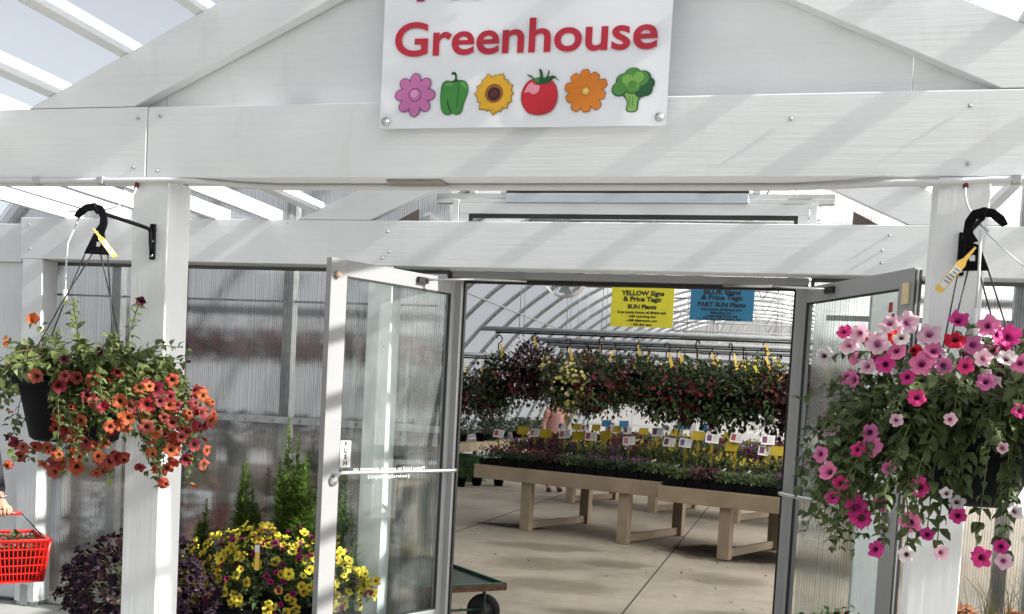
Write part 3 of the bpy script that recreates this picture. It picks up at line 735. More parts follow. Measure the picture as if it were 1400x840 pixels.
P.ell(0, 0, .034, .034, 0, y3); P.ell(0, -.002, .024, .024, 0, y4); P.ell(0, .0, .012, .012, 0, flat('pic_seed', (.09, .02, .02)))
P.done('sunflower_picture')
r1, r2, r3 = flat('pic_red', (.52, .02, .035)), flat('pic_red_dark', (.22, .012, .03)), flat('pic_red_shine', (.72, .28, .34))
P = Pic(.076, 2.694)
bod = [(-.058, .03), (-.04, .052), (-.015, .058), (.01, .055), (.035, .055), (.055, .035), (.064, .005), (.06, -.03), (.04, -.056), (0, -.066), (-.04, -.056), (-.062, -.026), (-.066, .003)]
P.poly(smoothpoly([(x * 1.03, z * 1.03) for x, z in bod]), r2); P.poly(smoothpoly(bod), r1)
P.poly(smoothpoly([(-.056, .012), (-.044, .038), (-.03, .047), (-.018, .038), (-.004, .036), (-.002, .022), (-.012, .008), (-.028, .006), (-.04, .014)]), r3)
P.poly(smoothpoly([(-.008, .04), (.03, .042), (.05, .06), (.07, .046), (.05, .068), (.03, .066), (.032, .08), (.028, .09), (.024, .07), (.012, .062), (.004, .088), (-.006, .092), (-.002, .066), (-.02, .06), (-.036, .072), (-.052, .074), (-.034, .064), (-.018, .048)], 4), g2)
P.poly(smoothpoly([(-.022, .058), (-.012, .064), (-.004, .05), (-.014, .046)]), g1)
P.done('tomato_picture')
o1, o2 = flat('pic_orange', (.66, .20, .02)), flat('pic_orange_edge', (.30, .10, .025))
P = Pic(.242, 2.706)
for rad, wd, mt in ((.076, .0185, o2), (.0735, .0165, o1)):
    for k in range(10):
        a = PI / 2 + .08 + k * 2 * PI / 10; rr = rad * (1 + .05 * math.sin(k * 3.3))
        pts = smoothpoly([(.012, -wd * .35), (rr * .6, -wd), (rr * .95, -wd * .75), (rr, 0), (rr * .95, wd * .75), (rr * .6, wd), (.012, wd * .35)], 3)
        P.poly([(x * math.cos(a) - z * math.sin(a), x * math.sin(a) + z * math.cos(a)) for x, z in pts], mt, k == 0)
P.ell(0, 0, .016, .016, 0, o2); P.ell(0, 0, .0135, .0135, 0, flat('pic_centre', (.74, .44, .07))); P.ell(0, .001, .007, .007, 0, flat('pic_centre_light', (.8, .62, .2)))
P.done('orange_flower_picture')
b1, b2, b3, b4 = flat('pic_broccoli_dark', (.02, .10, .04)), flat('pic_broccoli', (.08, .25, .05)), flat('pic_broccoli_light', (.19, .40, .09)), flat('pic_stalk', (.24, .44, .11))
P = Pic(.406, 2.706)
P.poly(smoothpoly([(-.02, -.01), (.045, -.01), (.026, -.035), (.02, -.072), (-.016, -.072), (-.016, -.04), (-.034, -.015)]), b1)
P.poly(smoothpoly([(-.016, -.008), (.034, -.01), (.02, -.035), (.016, -.069), (-.013, -.069), (-.013, -.04), (-.026, -.015)]), b4)
for (x, z, r) in ((-.046, .004, .027), (.046, .002, .026), (.056, .022, .022), (.03, -.006, .022), (-.03, .03, .03), (.0, .045, .034), (.035, .038, .03), (0, .02, .035)): P.ell(x, z, r, r * .95, 0, b1, x == -.046)
for (x, z, r) in ((-.046, .006, .0235), (-.028, .031, .027), (.0, .047, .03), (.03, .04, .026), (0, .018, .03)): P.ell(x, z, r, r * .95, 0, b2, x == -.046)
for (x, z, r) in ((-.018, .036, .02), (.02, .044, .019), (.0, .02, .022)): P.ell(x, z, r, r * .9, 0, b3, x == -.018)
P.ell(.0, .018, .017, .015, 0, b2); 
for x in (-.008, .004): P.ell(x, -.04, .0018, .02, 0, b2, x < 0)
P.done('broccoli_picture')

# ================================================================== IRRIGATION PIPE
ip = empty('irrigation_pipe', (0, 3.66, 2.4), 'white plastic watering pipe clipped under the front beam with thin drip tubes', 'pipe')
pts = [(-4.1, 3.672, 2.402), (-1.9, 3.672, 2.402), (-1.42, 3.672, 2.404), (-1.30, 3.70, 2.405), (-1.15, 3.76, 2.404)]
pts += [(x, 3.80, 2.404) for x in (-1.0, 0, .95)] + [(1.12, 3.76, 2.402), (1.30, 3.69, 2.396), (1.42, 3.672, 2.392), (1.6, 3.672, 2.402), (4.1, 3.672, 2.404)]
MB().tube(pts, .0115, 8).build('pipe_run', M_pvc, ip)
w = MB()
for x in (-2.02, -1.72, 1.66, 2.1): w.box(x - .014, x + .014, 3.658, 3.689, 2.388, 2.418)
w.build('pipe_clip', simple('grey_clip', (.42, .43, .44), .5), ip, .003)
for x in (-1.555, 1.51): MB().tube([(x, 3.672, 2.394), (x, 3.668, 2.376)], .009, 8).build('emitter', M_red_em, ip)
def bez(p, n=14):
    p = [Vector(q) for q in p]; out = []
    for k in range(n + 1):
        t = k / n; q = list(p)
        while len(q) > 1: q = [q[i].lerp(q[i + 1], t) for i in range(len(q) - 1)]
        out.append(q[0])
    return out
tl_ = MB().tube(bez([(-1.555, 3.668, 2.38), (-1.54, 3.63, 2.30), (-1.58, 3.5, 2.235), (-1.66, 3.40, 2.232)]) , .0038, 5)
tl_.tube([(-1.56, 3.335, 2.20), (-1.60, 3.325, 2.10), (-1.605, 3.325, 1.98), (-1.605, 3.325, 1.885)], .0038, 5); tl_.tube([(-1.605, 3.325, 1.93), (-1.605, 3.325, 1.875)], .0085, 8)
tl_.build('drip_tube', M_pvc, ip)
tr_ = MB().tube(bez([(1.51, 3.668, 2.38), (1.50, 3.62, 2.30), (1.525, 3.5, 2.24), (1.535, 3.345, 2.18)]), .0042, 5)
tr_.tube([(1.508, 3.305, 2.18), (1.512, 3.30, 2.03), (1.508, 3.295, 1.93)], .0042, 5); tr_.tube([(1.508, 3.295, 1.95), (1.502, 3.295, 1.865)], .010, 8)
tr_.build('drip_tube', M_pvc, ip)

# ================================================================== HANGING BASKETS
def bracket(X, name, label):
    b = empty(name, (X, 3.69, 2.1), label, 'hook', 'plant brackets on the front posts')
    w = MB(); w.box(X - .011, X + .011, 3.677, 3.6895, 2.095, 2.235); w.build('back_plate', M_black, b, .002)
    w = MB(); w.tube([(X, 3.678, 2.13), (X, 3.668, 2.20), (X, 3.655, 2.212), (X, 3.60, 2.214), (X, 3.36, 2.218), (X, 3.335, 2.216), (X, 3.318, 2.226), (X, 3.312, 2.244)], .0075, 8)
    w.tube([(X, 3.678, 2.11), (X, 3.67, 2.15), (X, 3.665, 2.20)], .007, 6)
    w.build('arm', M_black, b)
    for z in (2.11, 2.165): MB().lathe([(.0075, 0), (.0075, .003), (.0004, .004)], (X, 3.677, z), 8, M=Matrix.Rotation(PI / 2, 4, 'X')).build('screw', M_steel, b)
    return b
bracket(-1.485, 'plant_bracket', 'black iron arm screwed to the left front post, basket of orange petunias on it')
bracket(1.515, 'plant_bracket', 'black iron arm screwed to the right front post, basket of pink petunias on it')

def hanger(root, top, rim_c, rim_r, yaw, drop=.16):
    """flat black plastic hook with a triangular plate, hung at `top`, four wires down to the rim"""
    T = Vector(top); xd = Vector((math.cos(yaw), math.sin(yaw), 0)); yd = Vector((-xd.y, xd.x, 0))
    Mx = Matrix(((xd.x, yd.x, 0, T.x), (xd.y, yd.y, 0, T.y), (0, 0, 1, T.z), (0, 0, 0, 1)))
    t = .006
    out = [(-.070, -.035), (-.058, -.012), (-.03, .010), (.0, .016), (.03, .008), (.047, -.02), (.05, -.055), (.040, -.09), (.044, -.12), (.056, -.155), (.058, -.168), (-.030, -.168), (-.028, -.155), (-.005, -.105), (.006, -.082), (.022, -.058), (.024, -.036), (.016, -.018), (.0, -.010), (-.022, -.014), (-.040, -.030), (-.054, -.042)]
    hk = MB()
    half = len(out) // 2
    # strip of quads between outer and inner outline
    o_ = out[:11]; i_ = out[11:][::-1]
    ho = [(.018 + .0105 * math.cos(q), -.132 + .0105 * math.sin(q)) for q in (2.6, 1.6, .6, -.5, -1.57, -2.6)]
    ou = [(.002, -.094), (.022, -.086), (.040, -.09), (.047, -.13), (.058, -.168), (-.030, -.168)]
    ho = [(.018 + .0105 * math.cos(q), -.132 + .0105 * math.sin(q)) for q in (2.2, 1.5, .75, 0, -.9, -2.3)]
    for k in range(6): hk.prism([ou[k], ou[(k + 1) % 6], ho[(k + 1) % 6], ho[k]], -t, t, 'y', M=Mx)
    for k in range(7):
        a, b, c, d = o_[k], o_[k + 1], i_[k + 1] if k + 1 < len(i_) else i_[-1], i_[k]
        hk.prism([a, b, c, d], -t, t, 'y', M=Mx)
    h = hk.build('hook', M_black, root, .002)
    w = MB()
    for k, (cx, an) in enumerate(((-.026, 2.6), (.0, 4.1), (.028, .9), (.054, -.6))):
        an += yaw; s = Mx @ Vector((cx, 0, -.165)); e = Vector(rim_c) + Vector((math.cos(an) * rim_r, math.sin(an) * rim_r, 0))
        mid = s.lerp(e, .45) + Vector((0, 0, .012))
        w.tube([s, mid, e], .0026, 5)
    w.build('hanger_wire', M_wire, root)
    return Mx
def plant_tag(root, p, d, L, W, facing, tone=True):
    d = Vector(d).normalized(); f = Vector(facing).normalized(); s = d.cross(f).normalized(); p = Vector(p)
    n = s.cross(d)
    P_ = lambda a, b, c=0: p + d * a + s * b + n * c
    out = [(0, -.003), (L * .28, -W * .25), (L * .36, -W * .5), (L * .97, -W * .5), (L, -W * .35), (L, W * .35), (L * .97, W * .5), (L * .36, W * .5), (L * .28, W * .25), (0, .003)]
    vs = [P_(a, b, -.0006) for a, b in out] + [P_(a, b, .0006) for a, b in out]; k = len(out)
    m = MB().add(vs, [tuple(range(k)), tuple(range(2 * k - 1, k - 1, -1))] + [(i + k, (i + 1) % k + k, (i + 1) % k, i) for i in range(k)])
    t = m.build('plant_tag', M_ytag, root)
    for sg in (1, -1):
        q = .0011 * sg
        m2 = MB().add([P_(L * .45, -W * .40, q), P_(L * .9, -W * .40, q), P_(L * .9, W * .40, q), P_(L * .45, W * .40, q)], [(0, 1, 2, 3)])
        m2.build('tag_label', M_wcard, t)
        ink = MB(); rnd = random.Random(int(L * 1e4) + sg); 
        for r in range(5):
            a0 = L * (.49 + r * .068); ln = rnd.uniform(.5, .74) * W; st = -.37 * W
            x = st
            while x < st + ln:
                wd = rnd.uniform(.02, .06) * W * 2; ink.add([P_(a0, x, q * 1.5), P_(a0 + L * .026, x, q * 1.5), P_(a0 + L * .026, x + wd, q * 1.5), P_(a0, x + wd, q * 1.5)], [(0, 1, 2, 3)]); x += wd * 1.5
        if False: ink.build('tag_ink', M_ink, t)
        a0 = L * .83; 
        ink.build('tag_ink', M_ink, t)
    return t
def grow(seed, stems, leafL, leafW, mb, step=.028, leaf_mi=0, stem_mi=1, stem_r=.0018, lpn=2, simple=False, skip=None):
    """stems: list of (start, direction, length, droop, z_limit). returns tips [(pos, dir)] and nodes"""
    rnd = random.Random(seed); tips = []; nodes = []
    for (p, d, L, g) in stems:
        p = Vector(p); d = Vector(d).normalized(); pts = [p.copy()]; n = max(3, int(L / step))
        wob = Vector((rnd.uniform(-1, 1), rnd.uniform(-1, 1), rnd.uniform(-.5, .5)))
        for k in range(n):
            d = (d + Vector((0, 0, -g * step)) + wob * .05 + Vector((rnd.uniform(-1, 1), rnd.uniform(-1, 1), rnd.uniform(-1, 1))) * .09).normalized()
            p = p + d * step; pts.append(p.copy()); fr = k / n
            for q in range(lpn):
                if rnd.random() < .13 or (skip and skip(p)): continue
                sd = d.orthogonal().normalized(); sd.rotate(Quaternion(d, rnd.uniform(0, 2 * PI)))
                ld = (sd * .9 + d * rnd.uniform(.1, .7) + Vector((0, 0, rnd.uniform(-.35, .35)))).normalized()
                up = Vector((rnd.uniform(-.5, .5), rnd.uniform(-.9, .1), 1))
                sz = rnd.uniform(.6, 1.15) * (1 - .45 * fr)
                mb.leaf(p, ld, up, leafL * sz, leafW * sz, rnd.uniform(.05, .5), leaf_mi, simple)
            nodes.append((p.copy(), d.copy(), fr))
        if not (skip and sum(1 for q_ in pts if skip(q_)) > 1): mb.tube(pts[::2] if len(pts) > 4 else pts, stem_r, 4, stem_mi, False)
        tips.append((p.copy(), d.copy()))
    return tips, nodes
def pot(root, c, r, rb, h, name='pot'):
    m = MB().lathe([(.001, -h), (rb * .9, -h), (rb, -h + .012), (r * .93, -.035), (r * .94, -.03), (r * 1.03, -.028), (r * 1.05, 0), (r * .99, .002), (r * .95, -.012), (.001, -.02)], c, 40)
    return m.build(name, M_black, root)

# --- left: orange petunias
def left_basket():
    root = empty('hanging_basket', (-1.545, 3.36, 1.37), 'hanging basket spilling orange and coral petunias beside the left front post', 'hanging basket')
    c = Vector((-1.575, 3.36, 1.607)); pot(root, c, .210, .155, .235)
    hanger(root, (-1.50, 3.335, 2.232), c, .22, R_(18)).copy()
    plant_tag(root, (-1.495, 3.33, 2.155), (.72, -.25, -.62), .17, .022, (.4, -.6, .7))
    rnd = random.Random(11); st = []
    for k in range(250):
        u = rnd.random()
        if u < .58: az = rnd.uniform(-85, 55)
        elif u < .74: az = rnd.uniform(115, 182)
        elif u < .88: az = rnd.uniform(55, 140)
        else: az = rnd.uniform(-178, -95)
        a = R_(az); r0 = rnd.uniform(.02, .21)
        p = c + Vector((math.cos(a) * r0, math.sin(a) * r0, -.01)); el = R_(rnd.uniform(0, 65))
        d = Vector((math.cos(a) * math.cos(el), math.sin(a) * math.cos(el), math.sin(el)))
        if az > -85 and az < 55: L = rnd.uniform(.2, .50); g = rnd.uniform(4.5, 8)
        elif az > 115: L = rnd.uniform(.15, .40); g = rnd.uniform(4.5, 8)
        elif az < -90: L = rnd.uniform(.06, .13); g = 1.0; d.z = abs(d.z) + .8; p = c + (p - c) * .8
        else: L = rnd.uniform(.15, .32); g = rnd.uniform(4.5, 7)
        st.append((p, d, L, g))
    for k in range(9):   # upright sprigs
        a = rnd.uniform(0, 6.28); r0 = rnd.uniform(0, .22); p = c + Vector((math.cos(a) * r0, math.sin(a) * r0, 0))
        st.append((p, (rnd.uniform(-.35, .35), rnd.uniform(-.3, .3), 1), rnd.uniform(.10, .19), .8))
    m = MB(); sk_ = lambda p: p.y < 3.37 and -1.80 < .98 + (p.x - .98) * 3.3 / p.y < -1.615 and 1.36 < 1.6 + (p.z - 1.6) * 3.3 / p.y < 1.605
    tips, nodes = grow(5, st, .05, .031, m, lpn=3, skip=sk_)
    m.build('foliage', [L_fresh, M_stem], root)
    fo, fc, fr, fw = fset('o', P_orange, .027), fset('c', P_coral, .027), fset('r', P_crimson, .026), fset('w', P_wine, .021)
    cnt = 0
    for (p, d) in tips + [(p, d) for p, d, f in nodes if f > .3 and rnd.random() < .016]:
        out = (p - c); 
        low = p.z < 1.56
        if p.x < -1.68 or (p.z > 1.62 and rnd.random() < .75): s_ = rnd.choice(fw + fr) if rnd.random() < .85 else rnd.choice(fo)
        else:
            s_ = rnd.choice(fo) if rnd.random() < .55 else (rnd.choice(fc) if rnd.random() < .65 else rnd.choice(fr))
        if cnt > 150: break
        if sk_(p): continue
        if rnd.random() < .4: continue
        dd = Vector((out.x * 1.2 + rnd.uniform(-.3, .3), out.y * .6 - .22 + rnd.uniform(-.2, .15), rnd.uniform(-.25, .35) * .6))
        inst(s_, 'blossom', root, p + dd.normalized() * .03, face_q(dd, rnd.uniform(0, 6)), rnd.uniform(.72, 1.08)); cnt += 1
    # extra layer of orange faces over the lower right of the mound, as in the flush of bloom there
    for k in range(78):
        a = R_(rnd.uniform(-105, 28)); el = R_(rnd.uniform(-62, 12)); rr = rnd.uniform(.38, .47)
        o = Vector((math.cos(a) * math.cos(el) * rr * 1.10 + .04, math.sin(a) * math.cos(el) * rr * .85, math.sin(el) * rr * .78 - .04))
        p = c + o; dd = o.normalized() + Vector((rnd.uniform(-.35, .35), -.35 + rnd.uniform(-.3, .2), .15 + rnd.uniform(-.3, .4)))
        s_ = rnd.choice(fo) if rnd.random() < .5 else (rnd.choice(fc) if rnd.random() < .7 else rnd.choice(fr))
        if sk_(p): continue
        inst(s_, 'blossom', root, p, face_q(dd, rnd.uniform(0, 6)), rnd.uniform(.75, 1.12))
    return root
LB = left_basket()
# --- right: pink and white petunias
def right_basket():
    root = empty('hanging_basket', (1.52, 3.3, 1.37), 'hanging basket trailing pink, white and red petunias before the right front post', 'hanging basket')
    c = Vector((1.545, 3.33, 1.622)); 
    m = MB().lathe([(.001, -.25), (.085, -.25), (.115, -.235), (.150, -.16), (.172, -.06), (.178, -.03), (.190, -.028), (.192, 0), (.18, .002), (.172, -.012), (.001, -.02)], c, 40); m.build('pot', M_black, root)
    hanger(root, (1.515, 3.335, 2.232), c, .175, R_(-14) + PI)
    plant_tag(root, (1.50, 3.32, 2.13), (-.62, -.1, -.85), .165, .026, (.1, -.95, .3))
    MB().tube([(1.52, 3.3, 2.17), (1.56, 3.29, 2.13), (1.63, 3.27, 2.065)], .0018, 4).build('tie_wire', M_steel, root)
    rnd = random.Random(23); st = []
    for k in range(190):
        a = R_(rnd.uniform(-180, 180)); r0 = rnd.uniform(.01, .17); p = c + Vector((math.cos(a) * r0, math.sin(a) * r0, -.01)); el = R_(rnd.uniform(15, 88))
        d = Vector((math.cos(a) * math.cos(el), math.sin(a) * math.cos(el), math.sin(el)))
        st.append((p, d, rnd.uniform(.14, .34), rnd.uniform(2.0, 5)))
    for k in range(62):   # long trailing stems to the left
        a = R_(rnd.uniform(150, 232)); r0 = .15; p = c + Vector((math.cos(a) * r0, math.sin(a) * r0, 0)); el = R_(rnd.uniform(0, 60))
        d = Vector((math.cos(a) * math.cos(el), math.sin(a) * math.cos(el), math.sin(el)))
        st.append((p, d, rnd.uniform(.28, .56), rnd.uniform(4.2, 8)))
    for k in range(24):   # and to the right front
        a = R_(rnd.uniform(-70, 40)); r0 = .15; p = c + Vector((math.cos(a) * r0, math.sin(a) * r0, 0)); el = R_(rnd.uniform(0, 50))
        d = Vector((math.cos(a) * math.cos(el), math.sin(a) * math.cos(el), math.sin(el)))
        st.append((p, d, rnd.uniform(.28, .52), rnd.uniform(5, 8)))
    for a_, L in ((-128, .40), (-120, .34), (-95, .26), (-62, .52), (-55, .60), (-48, .55), (-140, .45)):
        a = R_(a_); p = c + Vector((math.cos(a) * .17, math.sin(a) * .17, .01)); st.append((p, (math.cos(a), math.sin(a), .35), L, 9))
    m = MB(); sk_ = lambda p: p.y < 3.30 and 1.42 < p.x < 1.72 and p.z < 1.585 and math.sin(p.x * 91) < .55
    tips, nodes = grow(8, st, .06, .035, m, step=.03, lpn=3, stem_r=.002, skip=sk_)
    m.build('foliage', [L_mid, M_stem], root)
    fh, fp, fl, fw, fr = fset('h', P_hot, .031), fset('p', P_pink, .031), fset('l', P_pale, .031), fset('w', P_white, .028), fset('r', P_red, .029)
    def pick():
        u = rnd.random()
        return rnd.choice(fh if u < .36 else fp if u < .66 else fl if u < .78 else fw if u < .91 else fr)
    for (p, d) in tips:
        out = p - c
        if sk_(p): continue
        if p.z < 1.72 and rnd.random() < .88: continue
        if p.z > 1.72 and rnd.random() < .40: continue
        dd = Vector((out.x * .9 + rnd.uniform(-.3, .3), out.y * .5 - .3 + rnd.uniform(-.2, .2), .08 + rnd.uniform(-.2, .3)))
        inst(pick(), 'blossom', root, p + dd.normalized() * .025, face_q(dd, rnd.uniform(0, 6)), rnd.uniform(.75, 1.1))
    sm = MB()
    # blooms read one by one in the photograph: (x, y, set, size)
    for (x, y, s_, sz) in ((1153, 452, fh, .8), (1232, 460, fw, .95), (1259, 496, fp, 1.25), (1211, 499, fh, 1.0), (1306, 462, fr, 1.15), (1277, 478, fp, 1.0), (1376, 489, fw, 1.05), (1254, 543, fh, .95), (1348, 521, fp, .95), (1298, 574, fl, .7), (1257, 665, fh, 1.1), (1189, 610, fp, 1.15), (1171, 614, fh, .85), (1133, 645, fp, 1.0), (1169, 692, fh, 1.3), (1178, 707, fh, 1.2), (1137, 678, fh, .9), (1195, 751, fh, .95), (1240, 759, fw, 1.0), (1287, 756, fl, .85), (1294, 674, fw, .75), (1309, 685, fw, .95), (1309, 705, fh, .9), (1243, 714, fp, 1.2), (1268, 730, fh, .8), (1344, 763, fh, 1.15), (1372, 767, fl, .9), (1369, 747, fh, .8), (1389, 698, fw, 1.0), (1371, 613, fl, .6), (1120, 620, fp, .9), (1188, 590, fp, .9), (1160, 470, fl, 1.1), (1200, 470, fl, 1.2), (1240, 440, fl, 1.15), (1216, 440, fl, 1.1), (1310, 437, fh, 1.0), (1350, 445, fp, 1.1), (1380, 460, fh, 1.1), (1270, 455, fl, 1.2), (1185, 500, fl, .9), (1225, 478, fp, 1.0), (1330, 470, fp, 1.0), (1345, 490, fl, .9), (1290, 500, fp, .9), (1240, 515, fh, .8), (1395, 495, fp, 1.0), (1320, 500, fh, .85), (1175, 455, fl, 1.0), (1215, 640, fp, .8), (1205, 690, fp, .9), (1150, 660, fh, .9), (1225, 575, fl, .7), (1395, 560, fh, .8)):
        Yp = 2.97 if x > 1195 and y < 600 else (3.02 if y < 660 else 3.1)
        p = atY(x, y, Yp); o = p - c; dd = Vector((o.x * .5 + rnd.uniform(-.15, .15), -.45, .08 + rnd.uniform(-.15, .25)))
        inst(rnd.choice(s_[:5]), 'blossom', root, p, face_q(dd, rnd.uniform(0, 6)), sz * .88)
        if p.z < 1.66:
            hd = Vector((o.x, o.y, 0)).normalized(); b0 = c + hd * .16
            pts_ = bez([b0, b0 + hd * .10 + Vector((0, 0, .10)), p - dd.normalized() * .05 + Vector((0, -.02, .16)), p - dd.normalized() * .045], 16)
            sm.tube(pts_, .0018, 4, 1, False)
            for i_ in range(2, 16):
                for q_ in range(3):
                    if rnd.random() < .22: continue
                    tl = (pts_[i_] - pts_[i_ - 1]).normalized(); sdv = tl.orthogonal(); sdv.rotate(Quaternion(tl, rnd.uniform(0, 6.28)))
                    z_ = rnd.uniform(.6, 1.15) * (1 - .35 * i_ / 16)
                    sm.leaf(pts_[i_], sdv.normalized() + tl * .4 + Vector((0, -.2, -.2)), Vector((rnd.uniform(-.4, .4), -.7, 1)), .058 * z_, .034 * z_, rnd.uniform(.1, .5), 0)
    sm.build('trailing_stems', [L_mid, M_stem], root)
    return root
RB = right_basket()
# --- a third one, mostly outside the frame
fl_ = copy_tree(LB); fl_.location = (-2.28, 3.33, 1.40); fl_.rotation_euler = (0, 0, R_(160)); fl_.scale = (.8, .8, .8)
w = MB()
for k in range(20): w.tube([(-2.311 + .007 * math.cos(q * PI / 4) * (1 - k % 2), 3.36 + .007 * math.cos(q * PI / 4) * (k % 2), 2.112 + k * .0305 + .020 * math.sin(q * PI / 4)) for q in range(9)], .0022, 4, cap=False)
tag(w.build('hanging_chain', M_wire), 'thin black chain from a roof slat to the basket at the left edge', 'chain')
tag(fl_, 'hanging basket of wine and coral petunias cut off by the left edge of the photo', 'hanging basket')

# ================================================================== POTTED PLANTS ON THE PORCH
def mound(name, c, rx, ry, h, z0, label, cat, leaf, sets, nfl, seed, potr=.26, poth=.3, nl=900, lL=.045, lW=.022, fsz=(.7, 1.1)):
    root = empty(name, (c[0], c[1], 0), label, cat); rnd = random.Random(seed)
    MB().lathe([(.001, 0), (potr * .75, 0), (potr * .8, .02), (potr * .97, poth - .04), (potr * 1.04, poth - .035), (potr * 1.05, poth), (potr * .95, poth), (.001, poth - .03)], (c[0], c[1], 0), 36).build('pot', M_black, root)
    m = MB()
    def pt(k=1.0):
        a = rnd.uniform(0, 2 * PI); e = math.asin(rnd.uniform(-.25, 1)); k *= 1 + .13 * math.sin(3 * a + seed) + .09 * math.sin(7 * a + 2 * seed + 4 * e)
        o = Vector((math.cos(a) * math.cos(e) * rx, math.sin(a) * math.cos(e) * ry, math.sin(e) * h)) * k
        return Vector((c[0], c[1], z0)) + o, o.normalized()
    for k in range(nl):
        p, o = pt(rnd.uniform(.45, 1.0) ** .5)
        d = (o + Vector((rnd.uniform(-1, 1), rnd.uniform(-1, 1), rnd.uniform(-.6, .8))) * .9)
        m.leaf(p, d, o + Vector((0, 0, .6)), lL * rnd.uniform(.6, 1.2), lW * rnd.uniform(.7, 1.2), rnd.uniform(.1, .5))
    for k in range(70):
        p, o = pt(.98); m.tube([Vector((c[0], c[1], z0 - .05)) + o * .05, Vector((c[0], c[1], z0)) + (p - Vector((c[0], c[1], z0))) * .6 + Vector((0, 0, .03)), p], .002, 4, 1, False)
    m.build('foliage', [leaf, M_stem], root)
    for k in range(nfl):
        p, o = pt(rnd.uniform(.94, 1.06)); 
        if o.y > .55: continue
        d = o + Vector((rnd.uniform(-.4, .4), -.45 + rnd.uniform(-.3, .3), .15 + rnd.uniform(-.2, .4)))
        u = rnd.random(); acc = 0
        for s_, wgt in sets:
            acc += wgt
            if u <= acc: break
        inst(rnd.choice(s_[:3] if rnd.random() < .85 else s_), 'blossom', root, p, face_q(d, rnd.uniform(0, 6)), rnd.uniform(*fsz))
    return root
fy, fm_, fpu = fset('y', P_yellow, .031, depth=.014), fset('m', P_magenta, .022), fset('u', P_purple, .030)
YPOT = mound('potted_plant', (-1.99, 5.74), .60, .30, .33, .40, 'big mound of yellow and magenta petunias by the left door', 'potted plant', L_dark, [(fy, .76), (fm_, .24)], 460, 31, .34, .32, 1500)
DPOT = mound('potted_plant', (-2.50, 5.12), .42, .34, .32, .40, 'dark purple petunias in a pot behind the left front post', 'potted plant', L_maroon, [(fpu, 1.0)], 230, 37, .27, .32, 900, .05, .03, (.7, 1.1))
# feathery upright plants behind the yellow mound
def feather(X, Y, h, r, seed, label):
    root = empty('feathery_plant', (X, Y, 0), label, 'plant', 'feathery plants by the wall'); rnd = random.Random(seed)
    MB().lathe([(.001, 0), (.09, 0), (.12, .2), (.128, .2), (.128, .22), (.11, .22), (.001, .2)], (X, Y, 0), 20).build('pot', M_black, root)
    m = MB(); ns = max(2, int(r / .012))
    for s_ in range(ns):
        ox, oy = rnd.uniform(-r, r) * .7 if ns > 1 else 0, rnd.uniform(-r, r) * .5 if ns > 1 else 0
        hh = h * rnd.uniform(.70, 1.0) * (1 - .25 * abs(ox) / max(r, .01)) if s_ else h
        b = Vector((X + ox * .3, Y + oy * .3, .2)); t = Vector((X + ox, Y + oy, hh)); pts = [b, b.lerp(t, .5) + Vector((ox * .3, 0, 0)), t]
        m.tube(pts, [.006, .004, .0015], 5, 1, False)
        n = int(hh * 330)
        for k in range(n):
            f = k / n; p = b.lerp(t, f) + Vector((ox * .3 * 4 * f * (1 - f) * .5, 0, 0)); a = rnd.uniform(0, 6.28)
            wd = (.45 + .75 * math.sin(PI * min(1, f * .55 + .42))) * (1 - f ** 7 * .8)
            d = Vector((math.cos(a), math.sin(a), rnd.uniform(.3, 1.1)))
            m.leaf(p, d, Vector((0, 0, 1)), rnd.uniform(.07, .125) * wd, .014, .1, 0, True)
    m.build('foliage', [L_feather, M_stem], root); return root
feather(-2.00, 6.13, 1.44, .24, 3, 'tallest and widest feathery green plant behind the yellow petunias')
feather(-2.33, 6.13, 1.16, .075, 4, 'slim feathery green spire just left of the tallest one')
feather(-2.42, 6.14, 1.10, .055, 5, 'narrow dark feathery spire third from the door')
feather(-2.68, 6.12, .86, .05, 6, 'shortest feathery green spire near the dark purple pot')
feather(-1.66, 6.14, 1.18, .08, 8, 'feathery green plant seen through the glass of the left door')
# plant label stake in the yellow mound
w = empty('plant_label', (-1.98, 5.45, .62), 'small yellow and white plant label stuck in the yellow petunias', 'label')
p0 = atY(352, 752, 5.45)
MB().box(p0.x - .013, p0.x + .013, 5.448, 5.451, p0.z - .12, p0.z + .005).build('stake', M_ytag, w); MB().box(p0.x - .015, p0.x + .015, 5.4455, 5.4475, p0.z - .012, p0.z + .03).build('card', M_wcard, w)
